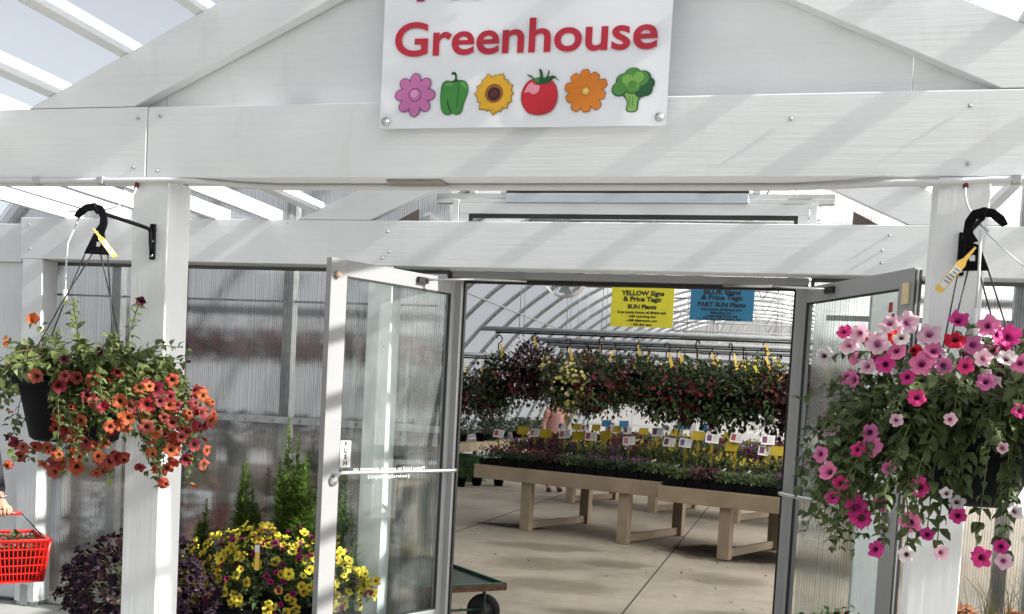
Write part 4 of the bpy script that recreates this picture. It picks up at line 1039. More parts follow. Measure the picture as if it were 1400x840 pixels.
# right hand planter: copper leaves and dry grass
def right_planter():
    root = empty('planter', (2.25, 5.35, 0), 'low planter of copper leaves and wispy dry grass at the right edge', 'planter'); rnd = random.Random(5)
    MB().box(1.78, 2.75, 5.1, 5.6, 0, .60).build('trough', simple('grey_planter', (.2, .19, .18), .7), root, .01)
    MB().box(1.80, 2.73, 5.12, 5.58, .6005, .62).build('soil', M_soil, root)
    m = MB()
    for k in range(420):
        p = Vector((rnd.uniform(1.78, 2.75), rnd.uniform(5.1, 5.6), .60 + rnd.uniform(0, .09)))
        m.leaf(p, Vector((rnd.uniform(-1, 1), rnd.uniform(-1, .6), rnd.uniform(.1, .9))), Vector((0, -.3, 1)), rnd.uniform(.05, .08), rnd.uniform(.04, .06), .3)
    m.build('copper_foliage', L_copper, root)
    m = MB()
    for k in range(70):
        b = Vector((rnd.gauss(2.08, .08), rnd.uniform(5.2, 5.45), .6)); a = rnd.uniform(-.5, .5); h = rnd.uniform(.15, .34)
        m.tube([b, b + Vector((a * h * .4, rnd.uniform(-.04, .04), h * .65)), b + Vector((a * h * 1.1, rnd.uniform(-.08, .05), h))], [.003, .002, .0007], 3, 0, False)
    for k in range(14):
        b = Vector((rnd.gauss(1.86, .03), 5.25, .62)); a = rnd.uniform(-1, 1); h = rnd.uniform(.1, .2)
        m.tube([b, b + Vector((a * h * .6, -.02, h * .6)), b + Vector((a * h * 1.3, -.05, h * .8))], [.003, .002, .0007], 3, 0, False)
    m.build('dry_grass', L_straw, root)
right_planter()
fcr = fset('cr', P_crimson, .03)
mound('potted_plant', (1.30, 5.05), .20, .18, .16, .54, 'small pot of red blooms at the foot of the right door', 'potted plant', L_dark, [(fcr, 1.0)], 40, 41, .16, .46, 220, .05, .03)

# ================================================================== INTERIOR: benches
U = Vector((math.cos(R_(-22)), math.sin(R_(-22)), 0)); V = Vector((-U.y, U.x, 0)); P0 = Vector((-2.12, 12.77, 0))
def BP(u, v, z): return P0 + U * u + V * v + Vector((0, 0, z))
BM = Matrix(((U.x, V.x, 0, P0.x), (U.y, V.y, 0, P0.y), (0, 0, 1, 0), (0, 0, 0, 1)))
def bench(u0, u1, v0, dv, ztop, legs, label):
    root = empty('plant_bench', BP((u0 + u1) / 2, v0, 0), label, 'bench', 'wooden plant benches')
    bd = .175; v1 = v0 + dv
    MB().box(u0, u1, v0 - .04, v0, ztop - bd, ztop, M=BM).build('front_board', M_tan, root, .004)
    MB().box(u0, u1, v1, v1 + .04, ztop - bd, ztop, M=BM).build('back_board', M_tan, root, .004)
    MB().box(u0, u0 + .04, v0 + .001, v1 - .001, ztop - bd, ztop - .001, M=BM).box(u1 - .04, u1, v0 + .001, v1 - .001, ztop - bd, ztop - .001, M=BM).build('end_board', M_tan, root)
    t = MB()
    n = int(dv / .16)
    for k in range(n): t.box(u0 + .041, u1 - .041, v0 + .01 + k * dv / n, v0 + .01 + k * dv / n + .11, ztop - .045, ztop - .012, M=BM)
    t.build('deck_slat', M_tan, root)
    for u in legs:
        MB().box(u - .07, u + .07, v0 + .002, v0 + .10, .002, ztop - bd - .002, M=BM).build('leg', M_tan_z, root, .004)
        MB().box(u - .07, u + .07, v1 - .10, v1 - .002, .002, ztop - bd - .002, M=BM).build('leg', M_tan_z, root, .004)
        MB().box(u - .02, u + .02, v0 + .101, v1 - .101, .02, .11, M=BM).build('stretcher', M_tan, root)
    return root
bench(-.78, 1.975, 0, 1.50, .785, (.04, 1.47), 'nearest tan wooden plant bench, its left part under the yellow sign side')
bench(1.99, 4.75, -.10, 1.50, .755, (2.82, 4.2), 'tan wooden plant bench set slightly forward, running behind the right door')
bench(-2.6, .3, 3.75, 1.5, .785, (-1.75, -.2), 'tan bench of the second row, left of the damp floor patch')
bench(.32, 3.2, 3.75, 1.5, .785, (1.2, 2.6), 'tan bench of the second row, ending behind the right door')
bench(-3.6, -.7, 7.6, 1.5, .785, (-2.9, -1.4), 'tan bench of the third row, on the left')
bench(-.68, 2.3, 7.6, 1.5, .785, (.1, 1.6), 'tan bench of the third row, on the right')
# trays --------------------------------------------------------------
def tray_proto(kind, sets, leaf, seed, tall=.13):
    root = empty('flower_tray', (0, 0, 0), 'black tray of ' + kind + ' on the plant benches', 'flower tray', 'flower trays on the benches')
    t = MB(); t.prism([(-.135, 0), (.135, 0), (.142, .06), (-.142, .06)], 0, .004, 'y'); t.box(-.138, -.13, .004, .52, 0, .06); t.box(.13, .138, .004, .52, 0, .06); t.box(-.138, .138, .52, .525, 0, .06); t.box(-.13, .13, .004, .52, 0, .01)
    for k in range(3):
        x = -.09 + k * .09; t.prism([(x - .042, .052), (x - .018, .004), (x + .018, .004), (x + .042, .052), (x + .02, .075), (x - .02, .075)], -.003, -.0005, 'y')
    t.build('tray_body', M_black, root)
    rnd = random.Random(seed); m = MB()
    for k in range(420):
        p = Vector((rnd.uniform(-.14, .14), rnd.uniform(-.02, .54), .06 + tall * rnd.random() ** .8 * .8)); m.leaf(p, Vector((rnd.uniform(-1, 1), rnd.uniform(-1, 1), rnd.uniform(0, 1.3))), Vector((0, -.2, 1)), rnd.uniform(.03, .06), rnd.uniform(.018, .03), .3, 0, True)
    m.build('foliage', leaf, root)
    m = MB(); rads = []; ms = [s for s, _ in sets]
    for k in range(60):
        u = rnd.random(); acc = 0
        for i, (_, wgt) in enumerate(sets):
            acc += wgt
            if u <= acc: break
        if sets[i][0] is None: continue
        p = Vector((rnd.uniform(-.14, .14), rnd.uniform(-.02, .54), .06 + tall * rnd.uniform(.7, 1.15))); d = Vector((rnd.uniform(-.6, .6), -.6 + rnd.uniform(-.4, .4), .7)).normalized(); q = d.to_track_quat('Z', 'Y'); r = rnd.uniform(.013, .022)
        vs = [p] + [p + q @ Vector((r * (1 if j % 2 else .72) * math.cos(j * PI / 5), r * (1 if j % 2 else .72) * math.sin(j * PI / 5), .003)) for j in range(10)]
        m.add(vs, [(0, j + 1, (j + 1) % 10 + 1) for j in range(10)], i, True); rads += [.35] + [1.0] * 10
    mm = [s if s else P_white for s in ms]
    o = m.build('blossoms', mm, root); at = o.data.attributes.new('rad', 'FLOAT', 'POINT'); at.data.foreach_set('value', rads)
    return root
kinds = {
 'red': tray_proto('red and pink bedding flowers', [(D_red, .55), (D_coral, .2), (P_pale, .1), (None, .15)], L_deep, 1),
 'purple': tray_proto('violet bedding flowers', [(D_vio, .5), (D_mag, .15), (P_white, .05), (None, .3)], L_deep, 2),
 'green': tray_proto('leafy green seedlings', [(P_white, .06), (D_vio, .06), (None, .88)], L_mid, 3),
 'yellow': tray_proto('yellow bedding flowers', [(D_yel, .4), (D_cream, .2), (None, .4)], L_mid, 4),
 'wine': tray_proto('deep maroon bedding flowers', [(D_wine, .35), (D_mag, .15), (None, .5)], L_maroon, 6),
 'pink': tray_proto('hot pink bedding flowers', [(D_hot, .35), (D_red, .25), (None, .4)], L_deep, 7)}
KL = {k: o['label'].replace(' on the plant benches', '') for k, o in kinds.items()}
rnd = random.Random(77); used = set(); ntray = 0
def put_tray(kind, u, v, z, where):
    global ntray
    pr = kinds[kind]
    loc = BP(u, v, z); rz = R_(-22) + rnd.uniform(-.02, .02)
    if kind not in used: used.add(kind); o = pr; o.location = loc; o.rotation_euler = (0, 0, rz)
    else: o = dup(pr, loc, rz)
    o['label'] = KL[kind] + ' ' + where
    ntray += 1
    o.scale = (1, 1, 1.85 * rnd.uniform(.85, 1.1) if v > .3 else 1.15)
fr1 = ['red', 'red', 'red', 'wine', 'green', 'purple', 'purple', 'purple', 'green']
for i in range(9):
    put_tray(fr1[i], -.60 + i * .30, .01, .79, 'in the nearest bench front row')
    put_tray(rnd.choice(['red', 'wine', 'purple', 'yellow', 'green']), -.60 + i * .30, .50, .79, 'in the nearest bench middle row')
    put_tray(rnd.choice(['red', 'wine', 'green', 'yellow']), -.60 + i * .30, .98, .79, 'in the nearest bench back row')
fr2 = ['green', 'wine', 'green', 'green', 'purple', 'green', 'green']
for i in range(7):
    put_tray(fr2[i], 2.16 + i * .30, -.09, .76, 'in the forward bench front row')
    put_tray(rnd.choice(['yellow', 'wine', 'green', 'yellow']), 2.16 + i * .30, .40, .76, 'in the forward bench middle row')
    put_tray(rnd.choice(['pink', 'pink', 'green', 'wine']), 2.16 + i * .30, .88, .76, 'in the forward bench back row')
for i in range(18):
    for j in range(2):
        put_tray(rnd.choice(['red', 'pink', 'yellow', 'wine', 'green', 'purple']), -2.4 + i * .31, 3.78 + j * .55, .79, 'on the second row of benches')
for i in range(16):
    put_tray(rnd.choice(['red', 'pink', 'yellow', 'green', 'purple']), -3.4 + i * .34, 7.65, .79, 'on the third row of benches')
# price signs ---------------------------------------------------------
def price_sign(p, kind, tilt, seed, zfoot, label):
    rnd = random.Random(seed); root = empty('price_sign', (p.x, p.y, zfoot), label, 'price sign', 'price signs among the flower trays')
    W_, H_ = .077, .056
    back = kind in 'yb'
    x = Vector((math.cos(tilt[0]), math.sin(tilt[0]), tilt[1])).normalized(); up = Vector((0, .35, 1)).normalized(); up = (up - x * up.dot(x)).normalized(); n = x.cross(up)
    def Q(a, b, c): return p + x * a + up * b + n * c
    m = MB(); m.add([Q(a, b, c) for c in (-.002, .002) for a, b in ((-W_, -H_), (W_, -H_), (W_, H_), (-W_, H_))], [(3, 2, 1, 0), (4, 5, 6, 7), (0, 1, 5, 4), (1, 2, 6, 5), (2, 3, 7, 6), (3, 0, 4, 7)])
    cmat = {'w': M_wcard, 'y': M_ycard, 'b': M_bcard}[kind]
    m.build('card', cmat, root)
    st = MB().box(p.x - .012, p.x + .012, p.y + .006, p.y + .010, zfoot, p.z - .01); st.build('stake', M_ycard if kind != 'b' else M_bcard, root)
    if not back:
        pic = MB().add([Q(-W_ * .82, -H_ * .6, .003), Q(-W_ * .12, -H_ * .6, .003), Q(-W_ * .12, H_ * .75, .003), Q(-W_ * .82, H_ * .75, .003)], [(0, 1, 2, 3)])
        pic.build('flower_photo', rnd.choice(PICM), root)
        ink = MB()
        for r in range(4): ink.add([Q(.0 + W_ * .05, H_ * (.55 - r * .36), .003), Q(W_ * rnd.uniform(.55, .85), H_ * (.55 - r * .36), .003), Q(W_ * rnd.uniform(.55, .85), H_ * (.68 - r * .36), .003), Q(W_ * .05, H_ * (.68 - r * .36), .003)], [(0, 1, 2, 3)])
        ink.build('print', simple('grey_print', (.42, .42, .46), .5) if 'grey_print' not in bpy.data.materials else bpy.data.materials['grey_print'], root)
PICM = [flat('photo_plum', (.14, .03, .09)), flat('photo_red', (.35, .06, .07)), flat('photo_violet', (.10, .07, .2)), flat('photo_pink', (.45, .15, .18))]
near = [(682, 593, 'w'), (731, 592, 'w'), (772, 594, 'w'), (808, 597, 'w'), (860, 603, 'w'), (715, 589, 'y'), (746, 593, 'y'), (791, 596, 'y'), (828, 595, 'y'), (915, 605, 'w'), (937, 606, 'w'), (974, 600, 'w'), (1046, 617, 'w'), (1000, 611, 'y'), (1063, 617, 'y'), (899, 591, 'w'), (955, 596, 'y'), (1007, 599, 'w'), (1050, 602, 'w')]
far = [(768, 583, 'w'), (800, 585, 'w'), (835, 587, 'w'), (858, 589, 'w'), (789, 584, 'y'), (815, 585, 'y'), (844, 587, 'y'), (829, 579, 'b'), (853, 580, 'b'), (880, 590, 'y'), (924, 592, 'y'), (945, 585, 'w'), (974, 587, 'w'), (911, 586, 'w'), (933, 583, 'b'), (964, 585, 'b'), (996, 596, 'y')]
cname = {'w': 'white price card on a yellow stake', 'y': 'plain yellow card back', 'b': 'blue card back'}
def place_signs(lst, voff, where, zf):
    for i, (x, y, k) in enumerate(sorted(lst)):
        d = ray(x, y); o = BP(0, voff, 0)
        nvec = V; t = (o - CAM).dot(nvec) / d.dot(nvec); p = CAM + d * t
        rr = random.Random(i * 7 + int(x))
        neigh = 'counting from the left' 
        price_sign(p, k, (R_(rr.uniform(-28, 8)), rr.uniform(-.12, .12)), i + int(x), zf, f"{cname[k]} among flowers {where}")
place_signs(near, .62, 'on the nearest benches', .82)
place_signs(far, 4.0, 'on the second row of benches', .85)
# instruction signs ---------------------------------------------------
def hang_sign(px, mat, lines, label, name, lowest):
    p0 = atY(px[0], px[1], 9.0); p1 = atY(px[2], px[3], 9.0); x0, x1, zt, zb = p0.x, p1.x, 2.665, p1.z
    root = empty(name, ((x0 + x1) / 2, 9, zb), label, 'sign'); 
    MB().box(x0, x1, 9.0, 9.006, zb, zt).build('board', mat, root, .001)
    cx = (x0 + x1) / 2
    for (t, z, wd, bold, sz) in lines:
        put_text(t, sz, M_ink, root, frame((cx, 8.9985, zb + z), (1, 0, 0)), 'lettering', bold, width=wd)
    w = MB()
    for x in (x0 + .04, x1 - .04): w.tube([(x, 9.003, zt - .005), (x, 9.003, 2.80)], .003, 4); 
    w.build('hanging_wire', M_wire, root)
hang_sign((837, 392, 919, 449), M_ysign, [('YELLOW Signs', .272, .37, .0022, .055), ('& Price Tags:', .222, .33, .0022, .055), ('SUN Plants', .158, .25, .0020, .05), ('6 or more hours of direct sun', .116, .42, .0011, .032), ('- AM morning sun', .082, .25, .0009, .030), ('- AM afternoon sun', .047, .27, .0009, .030), ('- All day sun', .013, .18, .0009, .030)], 'yellow hanging sign about sun plants inside the doorway', 'yellow_sign', 0)
hang_sign((945, 392, 1029, 440), M_bsign, [('BLUE Signs', .222, .31, .0022, .055), ('& Price Tags:', .176, .35, .0022, .055), ('PART SUN Plants', .118, .40, .0020, .05), ('4-6 hours of direct sun', .083, .34, .0011, .032), ('- Morning sun -', .056, .22, .0009, .028), ('- Late afternoon sun', .030, .28, .0009, .028), ('- No late afternoon sun', .006, .34, .0009, .028)], 'blue hanging sign about part sun plants inside the doorway', 'blue_sign', 0)
# support wire for the signs + air fan
o = MB().tube([(-1.1, 9.0, 2.80), (1.6, 9.0, 2.80)], .008, 5).tube([(-1.05, 9.02, 2.65), (.9, 9.02, 2.66)], .006, 5).tube([(-1.0, 9.01, 2.80), (-1.0, 9.01, hz(1) - .03)], .004, 4).tube([(1.5, 9.0, 2.80), (1.5, 9.0, hz(1.5) - .03)], .004, 4).build('sign_rail', M_pipe)
tag(o, 'thin steel rail the yellow and blue signs hang from', 'rail')
FZ = 2.69
fan = empty('air_fan', (-.84, 8.6, 2.60), 'round caged circulation fan hanging just inside the door head', 'fan')
w = MB()
for r in (.05, .09, .13, .17): w.tube([(-.84 + r * math.cos(a * PI / 12), 8.6 - .05 * (1 - r / .2), FZ + r * math.sin(a * PI / 12)) for a in range(25)], .003, 4)
for k in range(12): w.tube([(-.84, 8.54, FZ), (-.84 + .18 * math.cos(k * PI / 6), 8.6, FZ + .18 * math.sin(k * PI / 6))], .002, 4)
w.build('cage', M_steel, fan)
MB().lathe([(.18, -.05), (.185, 0), (.18, .1)], (-.84, 8.62, FZ), 28, M=Matrix.Rotation(PI / 2, 4, 'X')).build('shroud', M_alu, fan)
w = MB()
for k in range(4):
    a = k * PI / 2; w.add([(-.84 + .03 * math.cos(a), 8.60, FZ + .03 * math.sin(a)), (-.84 + .15 * math.cos(a - .35), 8.58, FZ + .15 * math.sin(a - .35)), (-.84 + .16 * math.cos(a + .35), 8.64, FZ + .16 * math.sin(a + .35))], [(0, 1, 2)])
w.build('blade', M_pipe, fan); MB().tube([(-.84, 8.64, FZ + .16), (-.84, 8.64, hz(.84) - .03)], .008, 5).build('bracket', M_pipe, fan)

# hanging pipes and interior baskets -------------------------------------
def hang_pipe(x0, x1, Y, z, label):
    root = empty('hanging_pipe', (x0, Y, z), label, 'pipe', 'overhead pipes for the flower baskets')
    MB().tube([(x0, Y, z), (x1, Y, z)], .030, 8).build('pipe_run', M_pipe, root)
    MB().tube([(x0 + .2, Y - .035, z - .045), (x1, Y - .035, z - .05)], .011, 6).build('water_line', M_black, root)
    w = MB(); k = x0 + .5
    while k < x1: w.tube([(k, Y, z), (k, Y, hz(k) - .03)], .006, 4); w.tube([(k + .06, Y, z), (k + .02, Y, hz(k) - .03)], .004, 4); k += 1.05
    w.build('chain', M_chrome, root)
hang_pipe(-2.79, 2.6, 12.8, 2.535, 'nearest overhead pipe carrying hanging baskets')
hang_pipe(-2.62, 2.6, 14.9, 2.56, 'second overhead pipe carrying hanging baskets')
hang_pipe(-2.85, 2.8, 16.9, 2.61, 'third overhead pipe carrying hanging baskets')
hang_pipe(-3.2, 3.0, 19.5, 2.60, 'farthest overhead pipe carrying hanging baskets')
hang_pipe(-5.2, -3.05, 14.6, 2.28, 'low pipe near the left side of the greenhouse')
def in_basket(kind, leaf, sets, seed, nfl, dens=1100, r=.30, hgt=.30):
    root = empty('flower_basket', (0, 0, 0), kind, 'hanging basket', 'baskets hanging inside the greenhouse'); rnd = random.Random(seed)
    MB().lathe([(.001, -.72), (.12, -.72), (.155, -.52), (.165, -.52), (.165, -.5), (.001, -.51)], (0, 0, 0), 16).build('pot', M_black, root)
    w = MB()
    for k in range(3): a = k * 2.1; w.tube([(0, 0, -.12), (.15 * math.cos(a), .15 * math.sin(a), -.5)], .003, 4)
    w.tube([(0, 0, -.13), (0, 0, -.06), (.035, 0, -.04), (.042, 0, .0), (.02, 0, .035), (-.015, 0, .035), (-.03, 0, .0)], .008, 5); w.build('hanger', M_black, root)
    c = Vector((0, 0, -.52)); m = MB()
    for k in range(dens):
        a = rnd.uniform(0, 2 * PI); e = math.asin(rnd.uniform(-.95, 1)); q = rnd.uniform(.3, 1) ** .5 * (1 + .22 * math.sin(3 * a + seed) + .16 * math.sin(5 * a + 5 * e) + (.22 * rnd.random() if rnd.random() < .06 else 0))
        o = Vector((math.cos(a) * math.cos(e) * r, math.sin(a) * math.cos(e) * r, math.sin(e) * hgt - (.05 if e < 0 else 0))) * q
        m.leaf(c + o, o + Vector((rnd.uniform(-.3, .3), rnd.uniform(-.3, .3), rnd.uniform(-.3, .3))), Vector((0, 0, 1)) + o, rnd.uniform(.05, .09), rnd.uniform(.028, .05), .3, 0, True)
    m.build('foliage', leaf, root)
    m = MB(); rads = []; cl_ = [(rnd.uniform(0, 6.28), rnd.uniform(-1.1, .9)) for _ in range(9)]
    for k in range(nfl):
        ca, ce = rnd.choice(cl_); a = ca + rnd.gauss(0, .38); e = max(-1.4, min(1.3, ce + rnd.gauss(0, .30))); q = rnd.uniform(.92, 1.12) * (1 + .16 * math.sin(3 * a + seed) + .12 * math.sin(6 * a + 5 * e))
        o = Vector((math.cos(a) * math.cos(e) * r, math.sin(a) * math.cos(e) * r, math.sin(e) * hgt)) * q; p = c + o
        u = rnd.random(); acc = 0
        for i, (_, wgt) in enumerate(sets):
            acc += wgt
            if u <= acc: break
        d = (o.normalized() + Vector((rnd.uniform(-.5, .5), rnd.uniform(-.5, .5), rnd.uniform(-.3, .5)))).normalized(); qq = d.to_track_quat('Z', 'Y'); rr = rnd.uniform(.016, .03)
        vs = [p] + [p + qq @ Vector((rr * (1 if j % 2 else .75) * math.cos(j * PI / 5), rr * (1 if j % 2 else .75) * math.sin(j * PI / 5), .006)) for j in range(10)]
        m.add(vs, [(0, j + 1, (j + 1) % 10 + 1) for j in range(10)], i, True); rads += [.3] + [1.0] * 10
    o = m.build('blossoms', [s for s, _ in sets], root); at = o.data.attributes.new('rad', 'FLOAT', 'POINT'); at.data.foreach_set('value', rads)
    tg = MB().add([(.02, -.03, -.06), (.045, -.035, -.07), (.10, -.05, -.22), (.06, -.045, -.24)], [(0, 1, 2, 3)]); tg.build('plant_tag', M_ytag, root)
    return root
IB = {
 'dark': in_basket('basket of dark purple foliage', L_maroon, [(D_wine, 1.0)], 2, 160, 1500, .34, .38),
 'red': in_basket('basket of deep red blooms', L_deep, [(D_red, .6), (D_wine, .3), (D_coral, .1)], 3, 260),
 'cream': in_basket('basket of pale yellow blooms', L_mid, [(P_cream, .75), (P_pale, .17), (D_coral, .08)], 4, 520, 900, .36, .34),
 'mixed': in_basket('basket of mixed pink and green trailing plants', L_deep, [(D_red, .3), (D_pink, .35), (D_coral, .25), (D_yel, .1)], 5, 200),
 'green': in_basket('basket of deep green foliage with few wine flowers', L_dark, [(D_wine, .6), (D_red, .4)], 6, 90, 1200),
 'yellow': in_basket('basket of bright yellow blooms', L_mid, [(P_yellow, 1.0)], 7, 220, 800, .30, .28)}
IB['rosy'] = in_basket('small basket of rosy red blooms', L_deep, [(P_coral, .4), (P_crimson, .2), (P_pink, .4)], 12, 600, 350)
usedb = set()
def put_basket(k, x, Y, z, where, sc=1):
    lab = IB[k]['label'] if k not in usedb else IBL[k]
    if k not in usedb: usedb.add(k); IBL[k] = lab; o = IB[k]; o.location = (x, Y, z)
    else: o = dup(IB[k], (x, Y, z), rnd.uniform(0, 6.28))
    o['label'] = IBL[k] + ' ' + where; o.scale = (sc, sc, sc)
IBL = {}
for k, x in (('red', -2.55), ('dark', -2.12), ('cream', -1.66), ('red', -1.22), ('mixed', -.80), ('green', -.42), ('red', -.05), ('red', .34), ('green', .72), ('dark', 1.12), ('red', 1.55), ('mixed', 2.0)):
    put_basket(k, x, 12.8 + rnd.uniform(-.03, .03), 2.46 + (.05 if k == 'dark' and x < 0 else rnd.uniform(-.13, .05)), 'hanging from the nearest pipe', rnd.uniform(.80, 1.08) + (.09 if x > -.1 else 0))
for i, x in enumerate((-2.4, -1.78, -1.36, -.9, -.5, -.05, .42, .68, 1.3, 1.65, 2.1)):
    k = ['mixed', 'dark', 'red', 'mixed', 'green', 'red', 'mixed', 'yellow', 'green', 'mixed', 'red'][i]; put_basket(k, x, 14.9, 2.52 + (.16 if k == 'yellow' else 0), 'hanging from the second pipe')
for i, x in enumerate((-2.6, -2.1, -1.6, -1.1, -.6, -.1, .4, .9, 1.4, 1.9)):
    put_basket(['red', 'mixed', 'green', 'mixed', 'red', 'green', 'dark', 'mixed', 'red', 'green'][i], x, 16.9, 2.57, 'hanging from the third pipe')
for i, x in enumerate((-2.9, -2.3, -1.7, -1.1, -.5, .1, .7, 1.3, 1.9)):
    put_basket(['mixed', 'red', 'green', 'red', 'mixed', 'red', 'green', 'mixed', 'red'][i], x, 19.5, 2.56, 'hanging from the farthest pipe')
for i, x in enumerate((-4.7, -4.15, -3.6, -3.2)):
    put_basket(['red', 'mixed', 'mixed', 'red'][i], x, 14.6, 2.24, 'hanging from the low left pipe')
# rows of baskets behind the end wall, read as a red band through the ribbed sheets
hang_pipe(-5.0, -1.9, 8.6, 2.33, 'overhead pipe just behind the ribbed wall on the left'); hang_pipe(1.9, 5.0, 8.6, 2.56, 'overhead pipe just behind the ribbed wall on the right')
for i in range(13): put_basket('rosy', -5.0 + i * .255, 8.6, 2.30, 'in the red row behind the ribbed wall', .55)
for i, x in enumerate((2.2, 2.8, 3.4, 4.0)): put_basket('green', x, 8.6, 2.50, 'behind the ribbed wall on the right')

# left side bench with plants ------------------------------------------------
lb = empty('plant_bench', (-5.1, 19, 0), 'narrow tan bench along the left side wall crowded with leafy plants', 'bench', 'wooden plant benches')
MB().box(-5.45, -4.85, 17.0, 28, .62, .785).build('bench_top', M_tan, lb)
for y in (17.3, 20, 23, 26):
    for x in (-5.4, -4.9): MB().box(x - .045, x + .045, y - .045, y + .045, .0, .618).build('leg', M_tan_z, lb)
def bushy(name, x, y, z, r, h, leaf, seed, label, n=320, potted=True):
    root = empty(name, (x, y, z), label, 'plant', 'plants along the left side'); rr = random.Random(seed)
    MB().lathe([(.001, 0), (.08, 0), (.11, .16), (.118, .16), (.118, .175), (.001, .165)], (x, y, z), 14).build('pot', M_black, root)
    m = MB()
    for k in range(n):
        a = rr.uniform(0, 6.28); f = rr.random(); q = r * (1 - .5 * f) * rr.uniform(.2, 1) ** .5
        m.leaf(Vector((x + q * math.cos(a), y + q * math.sin(a), z + .14 + f * h)), Vector((math.cos(a), math.sin(a), rr.uniform(-.2, 1))), Vector((0, 0, 1)), rr.uniform(.05, .1), rr.uniform(.025, .05), .3, 0, True)
    m.build('foliage', leaf, root); return root
rb_ = random.Random(4)
bp_ = [bushy('leafy_plant', -5.1, 17.6, .786, .24, .34, L_dark, 1, 'dark leafy plant on the left side bench'), bushy('leafy_plant', -5.1, 18.2, .786, .22, .28, L_mid, 2, 'mid green leafy plant on the left side bench')]
for k in range(14):
    p_k = bp_[k % 2]; dup(p_k, (-5.1 + rb_.uniform(-.12, .12), 18.8 + k * .62, .786), rb_.uniform(0, 6))
bushy('potted_shrub', -4.2, 19.3, 0, .3, 1.35, L_dark, 9, 'tall bushy dark green shrub in front of the left side bench', 700)
for i, (x, y) in enumerate(((-4.72, 18.5), (-4.55, 19.0))):
    bushy('floor_plant', x, y, 0, .22, .34, L_deep, 12 + i, ['dark plant with red dots on the floor below the left bench', 'second dark plant on the floor below the left bench'][i], 260)
wb = empty('plant_bench', (-3.4, 7.9, 0), 'tan bench just behind the ribbed wall on the left, seen blurred through it', 'bench', 'wooden plant benches')  # made-up bench and plants, added to darken the wall sheets in bands
MB().box(-5.0, -1.85, 7.5, 7.55, .76, .96).build('front_board', M_tan, wb); MB().box(-5.0, -1.85, 7.551, 8.3, .90, .955).build('bench_top', M_tan, wb)
for x in (-4.8, -3.4, -2.0): MB().box(x - .05, x + .05, 7.56, 7.66, 0, .899).build('leg', M_tan_z, wb); MB().box(x - .05, x + .05, 8.18, 8.28, 0, .899).build('leg', M_tan_z, wb)
pw = bushy('leafy_plant', -4.8, 7.9, .957, .24, .30, L_maroon, 31, 'dark plant on the bench behind the left ribbed wall', 420); pw['group'] = 'plants behind the left ribbed wall'
for k in range(1, 9): dup(pw, (-4.8 + k * .35, 7.85 + .1 * (k % 2), .957), k * 1.3)
pu = bushy('floor_plant', -4.7, 7.7, 0, .26, .55, L_dark, 33, 'green plant on the floor under the bench behind the left ribbed wall', 420); pu['group'] = 'plants under the bench behind the left ribbed wall'
for k in range(1, 7): dup(pu, (-4.7 + k * .45, 7.7, 0), k * 1.7)
tb = empty('plastic_tub', (-5.0, 20.0, 0), 'green plastic tub standing under the left side bench', 'tub')
MB().box(-5.3, -4.72, 19.7, 20.3, 0, .50).build('tub_body', M_tub, tb, .02); MB().box(-5.33, -4.69, 19.67, 20.33, .501, .53).build('rim', M_tub, tb, .008)
bb = empty('blue_barrel', (2.9, 7.5, 0), 'blue plastic barrel seen through the ribbed wall on the right', 'barrel')
MB().lathe([(.001, 0), (.27, 0), (.29, .05), (.29, .3), (.30, .32), (.29, .34), (.29, .6), (.30, .62), (.29, .64), (.28, .88), (.001, .9)], (2.9, 7.5, 0), 30).build('drum', M_bluebin, bb)
MB().lathe([(.30, .86), (.305, .88), (.30, .90)], (2.9, 7.5, 0), 30).build('rim', M_black, bb)

# cart ------------------------------------------------------------------------
cr = empty('flat_cart', (-1.2, 7.3, 0), 'green steel platform cart with worn brown edge just inside the left door', 'cart')
c0 = Vector((-.808, 7.03, 0)); e2 = Vector((-.70, .714, 0)).normalized(); e1 = Vector((-.714, -.70, 0)).normalized()
MC = Matrix(((e2.x, e1.x, 0, c0.x), (e2.y, e1.y, 0, c0.y), (0, 0, 1, 0), (0, 0, 0, 1)))
CL, CW = 1.25, .66
MB().box(.02, CL - .02, .02, CW - .02, .298, .312, M=MC).build('deck', simple('worn_green_deck', (.035, .05, .042), .6, .2, .4, .5, 12, .3), cr)
w = MB(); w.box(0, CL, 0, .02, .285, .34, M=MC); w.box(0, CL, CW - .02, CW, .285, .34, M=MC); w.box(0, .02, .021, CW - .021, .285, .34, M=MC); w.box(CL - .02, CL, .021, CW - .021, .285, .34, M=MC); w.build('rim', M_green_paint, cr, .003)
w = MB(); w.box(-.004, -.001, 0, CW, .286, .332, M=MC); w.build('worn_edge', M_rust, cr)
def wheel(a, b, sw):
    c = MC @ Vector((a, b, .12)); 
    rt = Matrix.Rotation(sw, 4, 'Z') @ Matrix.Rotation(PI / 2, 4, 'X')
    wh = MB().lathe([(.08, -.026), (.108, -.028), (.119, -.015), (.119, .015), (.108, .028), (.08, .026)], c, 24, M=rt).build('wheel', M_rubber, cr)
    MB().lathe([(.001, -.018), (.02, -.022), (.02, -.01), (.081, -.008), (.081, .008), (.02, .01), (.02, .022), (.001, .018)], c, 18, M=rt).build('hub', simple('grey_hub', (.12, .12, .12), .5, .4) if 'grey_hub' not in bpy.data.materials else bpy.data.materials['grey_hub'], wh)
    ax = rt @ Vector((0, 0, 1)); f = MB()
    for s_ in (-1, 1): f.tube([c + ax * .038 * s_, c + ax * .038 * s_ + Vector((0, 0, .09)), c + ax * .05 * s_ + Vector((0, 0, .165))], .009, 6)
    f.tube([c - ax * .032, c + ax * .032], .008, 6); f.build('fork', M_green_paint, cr)
wheel(.14, .10, R_(20)); wheel(.14, CW - .10, R_(20)); wheel(CL - .14, .10, R_(45)); wheel(CL - .14, CW - .1, R_(45))
